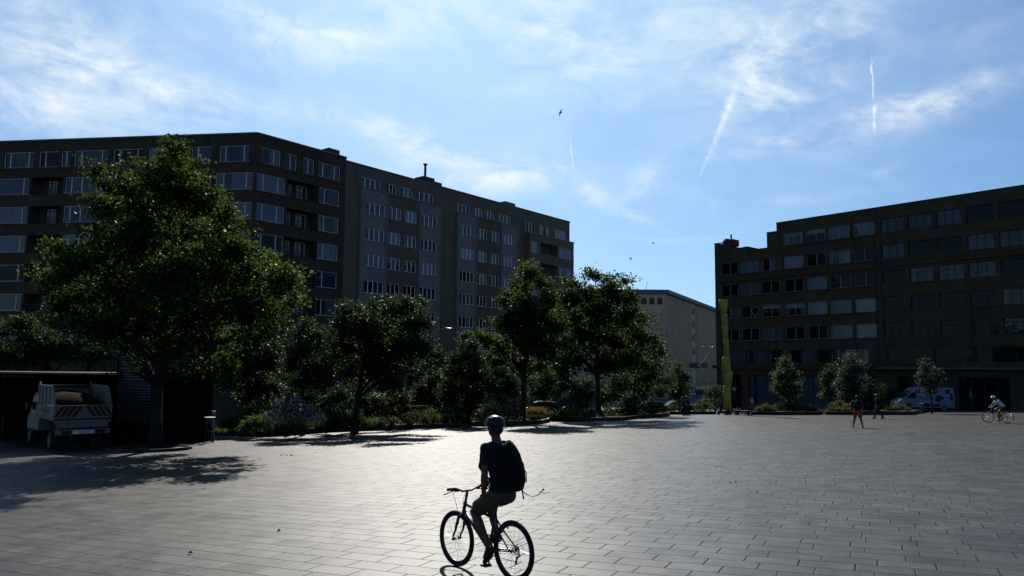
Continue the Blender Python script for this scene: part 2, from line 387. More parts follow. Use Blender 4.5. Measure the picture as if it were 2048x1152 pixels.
# channel drains, thin dark slots in the paving
def drain(p, q, wd=.085):
    b = MB(); P, Q = gnd(*p), gnd(*q); d = (Q - P); L = d.length; d /= L; s = Vector((-d.y, d.x, 0)) * wd
    n = 8; pts = [P + d * L * i / n for i in range(n + 1)]
    for i in range(n):
        q4 = [pts[i] - s, pts[i + 1] - s, pts[i + 1] + s, pts[i] + s]
        b.face([(v.x, v.y, gz(v.x, v.y) + .004) for v in q4])
    o = b.build('drain_channel', M['kerb']); return o
for i, (p, q, lab) in enumerate([((560, 905), (1035, 861), 'long thin dark drain channel in the paving behind the main cyclist'),
                      ((1040, 861), (1240, 845), 'thin drain channel in the paving leading to the person in shorts'),
                      ((1470, 851), (1700, 837), 'thin dark drain channel running to the right between person in red shorts and planting bed'),
                      ((1840, 842), (2040, 835), 'thin dark drain channel in the paving under the cyclist in white')]):
    tag(drain(p, q), lab, 'drain', 'drain channels in the square')
# flat fountain slots set in the paving
SL = [(1536, 1558, 861), (1581, 1596, 860), (1584, 1605, 874), (1630, 1646, 861), (1684, 1701, 863), (1743, 1761, 865), (1809, 1828, 866), (1813, 1833, 869), (1852, 1873, 872), (1877, 1896, 867), (1947, 1967, 868), (2021, 2041, 869)]
for i, (a, b_, y) in enumerate(SL):
    P, Q = gnd(a, y), gnd(b_, y); b = MB(); wd = .16; c = (P + Q) / 2; l = (Q - P).length / 2
    d = (Q - P).normalized(); s = Vector((-d.y, d.x, 0)) * wd; N = 9
    ctr = [c + d * l * (2 * k / N - 1) for k in range(N + 1)]
    for k in range(N):
        a0, a1 = ctr[k], ctr[k] + (ctr[k + 1] - ctr[k]) * .7
        b.face([(v.x - c.x, v.y - c.y, gz(v.x, v.y) + .006 - c.z) for v in (a0 - s, a1 - s, a1 + s, a0 + s)], 0)
    o0 = ctr[0] - s * 1.15; o1 = ctr[-1] - s * 1.15; o2 = ctr[-1] + s * 1.15; o3 = ctr[0] + s * 1.15
    b.face([(v.x - c.x, v.y - c.y, gz(v.x, v.y) + .003 - c.z) for v in (o0, o1, o2, o3)], 1)
    o = b.build('fountain_grating', [M['black'], M['rubber']], loc=c)
    tag(o, 'flat dark fountain grating in the paving of the right half, %s from the left' % ['first', 'second', 'third', 'fourth', 'fifth', 'sixth', 'seventh', 'eighth', 'ninth', 'tenth', 'eleventh', 'last'][i], 'grating', 'fountain gratings in the paving')

# ================================================================ facades
class Fac:
    """vertical wall frame: u along the wall, v into the building, z up; local to a root"""
    def __init__(s, root, P0, d):
        s.root = root; s.P = Vector((P0[0], P0[1])); s.d = Vector(d).normalized(); s.n = Vector((-s.d.y, s.d.x)); s.o = root.location
        s.ang = math.atan2(s.d.y, s.d.x)
    def X(s, u, v, z):
        q = s.P + s.d * u + s.n * v; return (q.x - s.o.x, q.y - s.o.y, z - s.o.z)
    def box(s, mb, u0, u1, v0, v1, z0, z1, mi=0):
        n = len(mb.v); mb.box((0, 0, 0), (1, 1, 1), mi)
        mb.v[n:] = [s.X(u0 + (u1 - u0) * a, v0 + (v1 - v0) * b, z0 + (z1 - z0) * c) for a, b, c in mb.v[n:]]
    def sheet(s, mb, u0, u1, z0, z1, ops, v=0.0, mi=0, skip=()):
        """ops: (u0,u1,z0,z1,depth,back)"""
        us = sorted({u0, u1} | {round(q, 4) for o in list(ops) + list(skip) for q in o[:2] if u0 < q < u1})
        zs = sorted({z0, z1} | {round(q, 4) for o in list(ops) + list(skip) for q in o[2:4] if z0 < q < z1})
        for j in range(len(zs) - 1):
            zc = (zs[j] + zs[j + 1]) / 2; run = None
            for i in range(len(us) - 1):
                uc = (us[i] + us[i + 1]) / 2
                solid = not any(o[0] < uc < o[1] and o[2] < zc < o[3] for o in list(ops) + list(skip))
                if solid and run is None: run = us[i]
                if not solid and run is not None:
                    mb.face([s.X(run, v, zs[j]), s.X(us[i], v, zs[j]), s.X(us[i], v, zs[j + 1]), s.X(run, v, zs[j + 1])], mi); run = None
            if run is not None:
                mb.face([s.X(run, v, zs[j]), s.X(us[-1], v, zs[j]), s.X(us[-1], v, zs[j + 1]), s.X(run, v, zs[j + 1])], mi)
        for o in ops:
            a, b, c, e = o[:4]; dp = o[4] if len(o) > 4 else .4
            w_ = v + dp
            for q in ([(a, v, c), (a, w_, c), (b, w_, c), (b, v, c)], [(a, v, e), (b, v, e), (b, w_, e), (a, w_, e)],
                      [(a, v, c), (a, v, e), (a, w_, e), (a, w_, c)], [(b, v, c), (b, w_, c), (b, w_, e), (b, v, e)]):
                mb.face([s.X(*p) for p in q], mi)
            mb.face([s.X(a, w_, c), s.X(b, w_, c), s.X(b, w_, e), s.X(a, w_, e)], mi)
_wc = {}
def window_meshes(wd, h, spl, tr, fw, fm, gm):
    key = (round(wd, 2), round(h, 2), tuple(spl), tuple(tr), fw, fm, gm)
    if key not in _wc:
        f = MB(); d0, d1 = 0, .07
        f.box((0, d0, 0), (wd, d1, fw)); f.box((0, d0, h - fw), (wd, d1, h)); f.box((0, d0, fw), (fw, d1, h - fw)); f.box((wd - fw, d0, fw), (wd, d1, h - fw))
        for q in spl: f.box((q * wd - fw * .6, d0 + .004, fw), (q * wd + fw * .6, d1 - .004, h - fw))
        xs = [fw] + [q * wd for q in spl] + [wd - fw]
        for q in tr:
            f.box((fw, d0 + .009, q * h - fw * .3), (wd - fw, d1 - .009, q * h + fw * .3))
        g = MB(); es = [0] + list(spl) + [1]
        for i in range(len(es) - 1):       # each pane leans a hair differently
            a, b = es[i] * wd + fw * .5, es[i + 1] * wd - fw * .5; k = (random.Random(i * 7 + int(wd * 100)).random() - .5) * .012
            g.face([(a, .045 + k, fw * .5), (b, .045 - k, fw * .5), (b, .045 - k * .3, h - fw * .5), (a, .045 + k * .3, h - fw * .5)])
        _wc[key] = (f.mesh('window', M[fm]), g.mesh('pane', M[gm]))
    return _wc[key]
def window(fc, u0, u1, z0, z1, spl=(), tr=(), v=.2, fw=.085, fm='frame', gm='glass', label=None, name='window', blind=None):
    fme, gme = window_meshes(u1 - u0, z1 - z0, spl, tr, fw, fm, gm)
    wnd = link(name, fme, fc.root, fc.X(u0, v, z0), (0, 0, fc.ang))
    link('pane', gme, wnd)
    if blind:
        b = MB(); b.box((.1, .02, (z1 - z0) * (1 - blind)), (u1 - u0 - .1, .04, z1 - z0 - .08)); b.build('blind', M['blind'], wnd)
    return wnd
def pickglass(i, j, seed=0):
    r = random.Random(i * 131 + j * 17 + seed).random()
    return 'glass' if r < .35 else 'glass_dark' if r < .5 else 'glass_curtain' if r < .88 else 'glass_blind'
M['blind'] = mat('pale window blind', (.16, .18, .20), .8, 0, .06, 2)

# ---- corner block ------------------------------------------------
A0 = at(515, 266, 77)
dB = Vector((.63211876, .77487152)); dA = Vector((.99138436, -.13098492))
M['brickA'] = brick_mat('dark brown brick', (.074, .054, .038), dA)
M['brickB'] = brick_mat('dark brown brick right face', (.074, .054, .038), dB)
M['render2'] = mat('grey brown render', (.125, .098, .070), .85, 0, .12, .8, .25, stain=.4)
M['brown2'] = mat('brown brick panel', (.108, .082, .054), .85, 0, .15, 1.0, .25, stain=.35)
M['concrete2'] = mat('pale concrete panel', (.175, .158, .138), .85, 0, .12, .8, .25, stain=.3)
M['coping'] = mat('pale metal coping', (.13, .13, .13), .5, .2, .1)
ZG = -4.2
rootC = empty('apartment_building', (A0.x, A0.y, ZG), 0, 'dark brown brick corner apartment building behind the big plane tree on the left', 'building')
fa, fb = Fac(rootC, A0, dA), Fac(rootC, A0, dB)
ZT = 26.55
rowsC = [20.6, 17.42, 14.24, 11.06, 7.88, 4.7]
opsA = [(-u0, -u1, 23.6, 25.38, .4) for u0, u1 in [(39, 36.2), (35.2, 32.6), (32, 30.1), (29.45, 25.75), (25.2, 22.75), (23.0 - .45, 21.4), (21.0, 16.95), (16.4, 12.9), (12.3, 10), (9.9, 8.6), (7.4, 5.06), (4.2, .8)]]
opsA = [o for o in opsA if o[0] < o[1]]
big = [(31.9, 26.1), (21.9, 16.2), (11.8, 7.2), (4.5, .3)]; rec = [(25.9, 22.05), (16.0, 12.0), (7.0, 4.65)]
for z in rowsC:
    opsA += [(-a, -b, z, z + 1.86, .4) for a, b in big] + [(-a, -b, z - .15, z + 1.86, 1.5) for a, b in rec]
opsB = [(a, b, 23.6, 25.35, .4) for a, b in [(.6, 2.95), (3.45, 5.0), (5.75, 7.3), (7.75, 10.95)]]
for z in rowsC:
    opsB += [(.12, 3.65, z, z + 1.86, .4), (3.8, 7.9, z - .15, z + 1.86, 1.5), (8.0, 10.92, z, z + 1.86, .4)]
shopA = [(-a, -a + 4.4, ZG + .3, 2.7, .5) for a in (38, 33, 28, 23, 18, 13, 8)]; shopB = [(a, a + 4.6, ZG + .3, 2.7, .5) for a in (.8, 6.2)]
wm = MB(); fa.sheet(wm, -40, 0, ZG, ZT, opsA + shopA); wm.build('front_wall', M['brickA'], rootC)
wm = MB(); fb.sheet(wm, 0, 11.7, ZG, ZT, opsB + shopB); wm.build('side_wall', M['brickB'], rootC)
b = MB()
Lp, Cp, Rp = fa.X(-40, 0, ZT), fb.X(0, 0, ZT), fb.X(11.7, 0, ZT); Rb, Lb = fb.X(11.7, 13, ZT), fa.X(-40, 13, ZT)
bk = fa.X(-9, 13, ZT)
b.face([Lp, Cp, Rp, Rb, bk, Lb])
for p, q in ((Rb, bk), (bk, Lb), (Lb, Lp)):
    b.face([(p[0], p[1], 0), (q[0], q[1], 0), q, p])
b.build('roof', M['render2'], rootC)
b = MB()
fa.box(b, -40.1, -.02, -.12, .5, ZT - .02, ZT + .13); fb.box(b, -.02, 11.7, -.12, .5, ZT - .018, ZT + .134)
b.build('coping', M['coping'], rootC)
b = MB(); fa.box(b, -6, -4.6, 3, 4.4, ZT, ZT + 1.0); b.build('chimney', M['brickA'], rootC)
b = MB(); fb.box(b, 10.0, 11.6, 1.2, 2.6, ZT, ZT + 1.1); b.build('chimney', M['brickB'], rootC)
# floor lines: slim projecting sills
b = MB()
for z in rowsC + [23.5]:
    fa.box(b, -40, -.05, -.06, .05, z - .17, z - .09); fb.box(b, .02, 11.6, -.06, .05, z - .168, z - .088)
fa.box(b, -40, -.3, -1.3, 0, 3.0, 3.25); fb.box(b, -.2, 11.6, -1.3, 0, 3.0, 3.25)
b.build('ledges', M['brickA'], rootC)
k = 0
for j, (o) in enumerate(opsA):
    wd = o[1] - o[0]
    if o[4] < 1:
        spl = (.2, .8) if wd > 3.4 else (.3,) if wd > 2.2 else (.5,)
        if wd > 5: spl = (.13, .34, .86)
        window(fa, o[0], o[1], o[2], o[3], spl, (), gm=pickglass(j, 1)); k += 1
    else:
        window(fa, o[0] + wd * .28, o[0] + wd * .52, o[2], o[3] - .1, (.6,), (), v=1.4, gm='glass'); window(fa, o[1] - wd * .24, o[1] - .1, o[2] + .25, o[3] - .1, (.5,), (), v=1.4, gm='glass_curtain'); k += 2
for j, (o) in enumerate(opsB):
    wd = o[1] - o[0]
    if o[4] < 1:
        spl = (.25, .75) if wd > 3 else (.3,) if wd > 2.5 and o[2] < 23 else (.66,) if wd > 2 else (.5,)
        window(fb, o[0], o[1], o[2], o[3], spl, (), gm=pickglass(j, 2)); k += 1
    else:
        window(fb, o[0] + .25, o[0] + 1.45, o[2] + .15, o[3] - .1, (.5,), (), v=1.4, gm='glass'); window(fb, o[1] - 1.9, o[1] - .6, o[2], o[3] - .1, (.5,), (), v=1.4, gm='glass_curtain'); k += 2
for fc, ops in ((fa, opsA), (fb, opsB)):
    for o in ops:
        if o[4] > 1:
            b = MB(); n = int((o[1] - o[0]) / .16)
            fc.box(b, o[0], o[1], .04, .08, o[2] + .82, o[2] + .87); fc.box(b, o[0], o[1], .04, .08, o[2] + .42, o[2] + .45)
            for i in range(n + 1):
                u = o[0] + (o[1] - o[0]) * i / n; fc.box(b, u - .012, u + .012, .05, .07, o[2], o[2] + .82)
            b.build('railing', M['metal'], rootC)
for o in shopA: window(fa, o[0], o[1], o[2], o[3], (.33, .66), (.8,), v=.3, fm='frame_dark', gm='glass_dark', name='shop_window')
for o in shopB: window(fb, o[0], o[1], o[2], o[3], (.33, .66), (.8,), v=.3, fm='frame_dark', gm='glass_dark', name='shop_window')

# ---- long block ---------------------------------------------------
Pl = Vector(fb.X(11.7, 0, 0)) + rootC.location
rootL = empty('apartment_building', (Pl.x, Pl.y, ZG), 0, 'long grey brown apartment building with four columns of windows and a glazed right end', 'building')
fl = Fac(rootL, A0, dB)
cols2 = [(14.5, 17.6), (18.15, 20.25), (20.85, 22.95), (23.6, 26.6)]
top2 = [(13.92, 17.05), (17.98, 19.66), (20.3, 22.44), (22.9, 26.18)]
cols3 = [(31.0, 34.0), (34.6, 36.7), (37.25, 39.35), (39.97, 43.0)]
top3 = [(30.25, 33.35), (33.94, 35.98), (36.5, 38.52), (39.1, 42.33)]
r2 = [20.42, 17.28, 14.13, 10.95, 7.8, 4.7]; r3 = [20.25, 17.03, 13.87, 10.77, 7.66, 4.6]
topops = [(a, b_, 23.6, 24.9, .4) for a, b_ in top2] + [(a, b_, 23.37, 24.66, .4) for a, b_ in top3] + [(a, b_, 22.8, 24.5, .4) for a, b_ in [(45.3, 48.3), (49.3, 50.5), (51.0, 52.05), (53.2, 56.7)]]
r4 = [19.75, 16.55, 13.35, 10.15, 6.95, 3.8]
bayops = []; side4 = []
for z in r4:
    bayops += [(45.95, 47.95, z, z + 1.75, .4), (48.4, 52.9, z - .2, z + 1.75, 1.5), (53.1, 57.2, z, z + 1.72, .4)]
shopL = [(a, a + 4.3, ZG + .3, 2.2, .5) for a in (12.3, 17.2, 22.1, 27.2, 32.2, 37.2, 42.2, 47.2, 52.4)]
b = MB()
fl.sheet(b, 11.7, 57.4, ZG, 26.15, topops + shopL, skip=[(13.85, 27.2, 3.9, 23.42), (30.5, 43.4, 3.9, 23.2), (45.6, 57.4, 2.9, 22.6)])
b.build('front_wall', M['render2'], rootL)
PV = -.3
def proj(u0, u1, z0, z1, pil, cols, rows, name, inner='brown2'):
    b = MB(); b2 = MB()
    ops = [(a, c, z, z + 1.5, .4) for z in rows for a, c in cols]
    for i in range(3):
        lo, hi = [u0, pil[0], pil[1], u1][i:i + 2]
        sub = [o for o in ops if lo < (o[0] + o[1]) / 2 < hi]
        fl.sheet(b if i != 1 else b2, lo, hi, z0, z1, sub, v=PV)
    for u in (u0, u1): b.face([fl.X(u, PV, z0), fl.X(u, 0.0, z0), fl.X(u, 0.0, z1), fl.X(u, PV, z1)])
    b.face([fl.X(u0, PV, z1), fl.X(u1, PV, z1), fl.X(u1, 0.01, z1), fl.X(u0, 0.01, z1)]); b.face([fl.X(u0, PV, z0), fl.X(u1, PV, z0), fl.X(u1, 0.01, z0), fl.X(u0, 0.01, z0)])
    b.build('concrete_panels', M['concrete2'], rootL); b2.build('brick_panels', M[inner], rootL)
    t = MB()
    for u in (u0 + .05, pil[0], pil[1], u1 - .05): fl.box(t, u - .09, u + .09, PV - .07, PV - .003, z0, z1 - .02)
    fl.box(t, u0 - .1, u1 + .1, PV - .12, 0, z1 + .004, z1 + .14)
    for z in rows:
        for a, c in cols: fl.box(t, a - .06, c + .06, PV - .06, PV + .12, z - .1, z - .003)
    t.build('pilasters', M['concrete2'], rootL)
proj(13.85, 27.2, 3.9, 23.42, (17.85, 23.4), cols2, r2, 'a'); proj(30.5, 43.4, 3.9, 23.2, (34.3, 39.75), cols3, r3, 'b')
b = MB(); BV = -.9
fl.sheet(b, 45.6, 57.3, 2.9, 22.6, bayops, v=BV)
for u in (45.6, 57.3): b.face([fl.X(u, BV, 2.9), fl.X(u, .02, 2.9), fl.X(u, .02, 22.6), fl.X(u, BV, 22.6)])
b.build('bay_wall', M['render2'], rootL)
b = MB(); fl.box(b, 45.5, 57.4, BV - .06, .1, 22.6, 22.74); fl.box(b, 45.6, 57.3, BV, 0, 2.8, 2.895)
for z in r4: fl.box(b, 45.6, 57.3, BV - .05, BV + .1, z - .12, z - .004)
b.build('bay_ledge', M['coping'], rootL)
for j, o in enumerate(topops):
    wd = o[1] - o[0]
    window(fl, o[0], o[1], o[2], o[3], (.25, .5, .75) if wd > 2.9 else (.33, .66), (), gm=pickglass(j, 3), fw=.07, fm='frame_white')
for cols, rows, sd in ((cols2, r2, 4), (cols3, r3, 5)):
    for j, z in enumerate(rows):
        for i, (a, c) in enumerate(cols):
            window(fl, a, c, z, z + 1.5, (.25, .5, .75) if c - a > 2.5 else (.33, .66), (), v=PV + .18, gm=pickglass(i, j, sd), fw=.07, fm='frame_white')
for j, o in enumerate(bayops):
    if o[4] < 1: window(fl, o[0], o[1], o[2], o[3], (.5,) if o[1] - o[0] < 3 else (.2, .8), (), v=BV + .18, gm='glass_blind' if j < 4 else 'glass_curtain')
    else: window(fl, o[0] + 1, o[0] + 2.4, o[2] + .2, o[3] - .1, (.5,), (), v=BV + 1.4, gm='glass_dark', fm='frame_dark')
for i, o in enumerate(shopL): window(fl, o[0], o[1], o[2], o[3], (.33, .66), (.8,), v=.3, fm='frame_dark', gm='glass_dark', name='shop_window')
b = MB(); p = [fl.X(11.7, 0, 26.15), fl.X(57.4, 0, 26.15), fl.X(57.4, 12, 26.15), fl.X(11.7, 12, 26.15)]
b.face(p)
for i, j in ((1, 2), (2, 3), (3, 0)): b.face([(p[i][0], p[i][1], 0), (p[j][0], p[j][1], 0), p[j], p[i]])
b.build('roof', M['render2'], rootL)
b = MB(); fl.box(b, 11.7, 57.5, -.1, .5, 26.16, 26.30); b.build('coping', M['coping'], rootL)
b = MB(); fl.box(b, 24.4, 28.4, .8, 3.4, 26.3, 27.0); fl.box(b, 25.4, 27.4, 1.2, 3.0, 27.0, 27.5); b.build('roof_housing', M['metal'], rootL)
b = MB(); b.tube([fl.X(26, 1.6, 27.4), fl.X(26, 1.6, 29.2)], .16); b.tube([fl.X(26, 1.6, 29.15), fl.X(26, 1.6, 29.3)], .3); b.build('chimney_pipe', M['metal'], rootL)
b = MB(); fl.box(b, 41.8, 44.2, .8, 2.2, 26.3, 27.0); b.build('chimney', M['render2'], rootL)
b = MB(); fl.box(b, 12, 45.4, -1.5, -.31, 3.3, 3.62); b.build('canopy', M['coping'], rootL)
b = MB(); fl.box(b, 33.0, 37.8, -1.7, -.2, 1.2, 1.75); b.build('awning', mat('yellow awning', (.30, .26, .02), .7), rootL)
sg = MB(); fl.box(sg, 24.8, 28.6, -.2, -.02, 1.4, 2.9); sgo = sg.build('shop_sign', M['black'], rootL)
text_obj('PHYS RIGHT', .62, mat('grey sign letters', (.12, .12, .12), .6), sgo, fl.X(26.7, -.21, 2.1), (math.pi / 2, 0, fl.ang), sx=.9)
sg = MB(); fl.box(sg, 43.6, 45.8, -.2, -.02, 1.9, 2.5); sgo = sg.build('shop_sign', M['black'], rootL)

# ---- right office building ----------------------------------------
P0r = at(1432, 827, 108); dR = Vector((.65358779, -.75685071))
M['brickR'] = brick_mat('sooty yellow brown brick', (.080, .058, .034), dR, .7, .25, .7)
rootR = empty('office_building', (P0r.x, P0r.y, -4.4), 0, 'dark brick office building on the right with long bands of windows and a stepped roofline', 'building')
fr = Fac(rootR, P0r, dR)
rr = [18.93, 15.76, 12.65, 9.44, 6.3]
colsR = [(1.12, 4.1), (4.33, 7.22), (7.51, 10.36), (10.92, 13.76), (14.1, 16.84), (17.12, 19.95), (20.3, 23.03)]
colsG = [(23.7 + 3.13 * i, 26.35 + 3.13 * i) for i in range(7)]
opsR = []
for j, z in enumerate(rr):
    for i, (a, c) in enumerate(colsR):
        if j == 0 and i < 3: continue
        opsR.append((a, c, z, z + 1.7, .45, 'p', i, j))
    for i, (a, c) in enumerate(colsG):
        if a < 45: opsR.append((a, c, z, z + 1.72, .45, 'g', i, j))
low = [(1.2, 3.9), (4.9, 8.0), (8.3, 10.6), (11.4, 14.6), (15.2, 18.2), (18.6, 21.8), (23.9, 27.6), (29.2, 33.6), (35.0, 39.4), (40.6, 44.6)]
opsR += [(a, c, 3.25, 4.95, .45, 'l', i, 9) for i, (a, c) in enumerate(low)]
shopR = [(1.8, 4.2), (5.2, 10.6), (12.0, 16.6), (18.2, 23.2), (25.0, 30), (31.5, 36.5), (38, 44)]
opsS = [(a, c, -4.2, 1.6, .7) for a, c in shopR]
b = MB()
fr.sheet(b, .2, 46, -4.4, 22.1, opsR + opsS, skip=[(.2, 8.55, 18.87, 22.2), (8.55, 10.02, 20.96, 22.2)])
b.build('front_wall', M['brickR'], rootR)
b = MB()
prof = [(.2, 18.87), (8.55, 18.87), (8.55, 20.96), (10.02, 20.96), (10.02, 22.1), (46, 22.1)]
for (a, z), (c, z2) in zip(prof, prof[1:]): b.face([fr.X(a, 0, z), fr.X(c, 0, z2), fr.X(c, 14, z2), fr.X(a, 14, z)])
b.face([fr.X(.2, 0, -4.4), fr.X(.2, 0, 18.87), fr.X(.2, 14, 18.87), fr.X(.2, 14, -4.4)]); b.face([fr.X(46, 0, -4.4), fr.X(46, 14, -4.4), fr.X(46, 14, 22.1), fr.X(46, 0, 22.1)])
b.build('roof', M['brickR'], rootR)
b = MB(); n0 = len(b.v)
q = [(.2, 18.88), (5.5, 18.88), (5.5, 19.5), (4.1, 19.42), (3.0, 19.75), (1.8, 20.3), (.2, 20.45)]
for v in (-.004, 3.0): b.face([fr.X(u, v, z) for u, z in q])
for i in range(len(q)): (a, z), (c, z2) = q[i], q[(i + 1) % len(q)]; b.face([fr.X(a, -.004, z), fr.X(c, -.004, z2), fr.X(c, 3.0, z2), fr.X(a, 3.0, z)])
b.build('parapet', M['brickR'], rootR)
b = MB(); fr.box(b, 1.3, 3.0, .5, 2.0, 20.0, 20.9); fr.box(b, 1.5, 2.0, .6, 1.4, 20.9, 21.1); b.tube([fr.X(2.35, 1, 20.8), fr.X(2.35, 1, 21.7)], .12); b.build('chimney', M['brickR'], rootR)
b = MB()
fr.box(b, 10.0, 46, -.08, .4, 22.105, 22.2); fr.box(b, 8.5, 10.02, -.08, .3, 20.965, 21.05); fr.box(b, 5.5, 8.55, -.08, .3, 18.875, 18.95); fr.box(b, .1, 1.8, -.1, .4, 20.46, 20.53)
b.build('coping', M['metal'], rootR)
b = MB()
for j, z in enumerate(rr):
    fr.box(b, 11 if j == 0 else .9, 23.2, -.12, .1, z - .12, z - .02)
    fr.box(b, 23.5, 46, -.05, .1, z - .1, z - .03)
fr.box(b, .5, 46, -.25, .05, 14.75, 14.92)
fr.box(b, .2, 46, -1.0, .02, 2.45, 2.86); fr.box(b, .2, 46, -1.12, -1.004, 2.72, 2.9)
b.build('ledges', M['brickR'], rootR)
b = MB()      # dark piers between the paired bays of the gridded part
for i in range(7):
    u = 23.25 + 3.13 * i
    for z in rr: fr.box(b, u + .02, u + .42, .02, .2, z + .004, z + 1.69)
b.build('window_piers', M['frame_dark'], rootR)
blinds = {(3, 0): .32, (4, 0): .38, (6, 0): .24, (3, 3): .4, (2, 3): .35}
pale = {(5, 0), (1, 1), (3, 1), (4, 2), (4, 3), (5, 3), (6, 3), (5, 4), (6, 4)}
for o in opsR:
    a, c, z0, z1, dp, kd, i, j = o
    if kd == 'p':
        gm = 'glass_blind' if (i, j) in pale else 'glass_dark' if (i + j) % 3 else 'glass_curtain'
        wv = window(fr, a, c, z0, z1, (.5, .93), (), v=.22, fw=.06, gm=gm, fm='frame_mid', blind=blinds.get((i, j)))
        if (i, j) == (2, 3): text_obj("D'ARCHITECTURE", .42, mat('dim sign letters', (.11, .13, .10), .6), wv, (1.5, -.02, .72), (math.pi / 2, 0, 0), sx=.74)
        if (i, j) == (0, 3): text_obj('ELB', .28, mat('pale sign letters', (.18, .2, .26), .6), wv, (1.9, -.02, .75), (math.pi / 2, 0, 0))
        if (i, j) == (1, 3):
            r = MB(); r.tube([(2.15 + .56 * math.cos(t * math.pi / 12), -.06, .95 + .56 * math.sin(t * math.pi / 12)) for t in range(24)], .10, 6, closed=True)
            r.build('ring_sign', mat('green ring sign', (.10, .16, .045), .6), wv)
            r = MB(); r.box((2.12, -.08, .07), (2.19, -.03, .42)); r.build('ring_stem', M['white'], wv)
    elif kd == 'g':
        window(fr, a, c, z0, z1, (.33, .66), (.68,) if j else (.14, .72), v=.22, fw=.05, fm='frame_dark', gm='glass' if (i + 2 * j) % 5 < 3 and not (j > 2 and i < 4) else 'glass_dark')
    else:
        window(fr, a, c, z0, z1, (.5,), (), v=.22, fw=.05, fm='frame_dark', gm='glass_curtain' if i < 6 else 'glass_dark')
for i, o in enumerate(opsS):
    window(fr, o[0], o[1], o[2], o[3], (.25, .5, .75), (.72,), v=.5, fm='frame_dark', gm='glass_curtain' if i in (1, 2) else 'glass_dark', name='shop_window')
b = MB()
for i in range(60):
    u = 23.4 + i * .38; fr.box(b, u, u + .3, -1.15, -1.125, 2.5, 2.7)
b.build('canopy_lettering_blocks', M['concrete'], rootR)
b = MB()      # rails with spikes along the fourth floor ledge
fr.box(b, 23.5, 46, -.2, -.16, 15.32, 15.36)
for i in range(75): fr.box(b, 23.5 + i * .3, 23.53 + i * .3, -.19, -.17, 14.92, 15.32 + .1 * (i % 3 == 0))
b.build('ledge_railing', M['metal'], rootR)
for u, z in ((9.6, 2.9), (22.9, 3), (33.2, 4)):
    b = MB(); fr.box(b, u, u + .09, -.1, -.01, z, 9.2 if u > 30 else 6.2 if u < 20 else 18.8)
    b.build('drainpipe', M['metal'], rootR)

# ---- far fluted building ------------------------------------------
P0f = at(1330, 583, 175); d = ray(1765, 745); dF = Vector((d.x, d.y)).normalized()
M['flute'] = mat('pale fluted concrete', (.50, .38, .25), .85, 0, .12, .5, .25, stain=.25)
M['eave'] = mat('slate grey eave', (.10, .12, .14), .6, 0, .1)
rootF = empty('fluted_building', (P0f.x, P0f.y, -4.6), 0, 'far beige concrete building with vertical ribs and a flat grey eave, seen down the street', 'building')
ff, fg = Fac(rootF, P0f, dF), Fac(rootF, P0f, (1, 0))
zs = [16.98, 13.32, 9.66, 6.0, 2.35]
ops = [(25.6, 31.7, z, z + 2.1, .5) for z in zs]
b = MB(); ff.sheet(b, 0, 75, -5.5, 19.95, ops); b.build('ribbed_wall', M['flute'], rootF)
opl = [(-u - 1.25, -u, 17.45, 19.0, .5) for u in (4.3, 2.45, .62)] + [(-u - 1.25, -u, 17.45, 19.0, .5) for u in (6.4, 8.3, 10.2, 12.1, 14)]
oplow = [(-u - 1.5, -u, z, z + 1.9, .25) for u in (.7, 6.4, 8.6, 10.8, 13) for z in (13.5, 10, 6.5)]
b = MB(); fg.sheet(b, -22, 0, -5.5, 19.95, opl + oplow); b.build('end_wall', M['flute'], rootF)
b = MB()
for i in range(64):
    u = .35 + i * 1.17
    if any(o[0] - .6 < u < o[1] + .2 for o in ops): continue
    ff.box(b, u, u + .38, -.5, -.003, -2, 19.6)
for i in range(14):
    if any(o[0] - .5 < -.5 - i * 1.55 < o[1] for o in opl): continue
    fg.box(b, -.5 - i * 1.55, -.1 - i * 1.55, -.15, -.003, 0, 17.2)
b.build('ribs', M['flute'], rootF)
b = MB()
for k in range(2):
    pts = [ff.X(76, -1.0, 0), ff.X(-.6, -1.0, 0), fg.X(-22.5, -1.0, 0), fg.X(-22.5, 14, 0), ff.X(76, 14, 0)]
zb, zt = 19.97 + 4.6, 20.85 + 4.6
b.face([(p[0], p[1], zb) for p in pts]); b.face([(p[0], p[1], zt) for p in pts])
for i in range(len(pts)):
    p, q = pts[i], pts[(i + 1) % len(pts)]; b.face([(p[0], p[1], zb), (q[0], q[1], zb), (q[0], q[1], zt), (p[0], p[1], zt)])
b.build('eave', M['eave'], rootF)
for o in ops[:5]: window(ff, o[0], o[1], o[2], o[3], (.5,), (), v=.3, gm='glass_blind', fw=.25)
for o in opl: window(fg, o[0], o[1], o[2], o[3], (), (), v=.3, gm='glass_dark', fm='frame_dark', fw=.08)
b = MB(); b.tube([fg.X(-4.0, 3, 20.8), fg.X(-3.6, 3, 23.2)], .05); b.build('antenna', M['metal'], rootF)
b = MB(); ff.box(b, 0, 75, -2.2, 0, 1.2 - 2.9, 1.5 - 2.9); b.build('canopy', M['metal'], rootF)
b = MB(); ff.box(b, 2, 74, -.1, -.02, -5.4, -1.8); b.build('shopfront', M['glass_dark'], rootF)
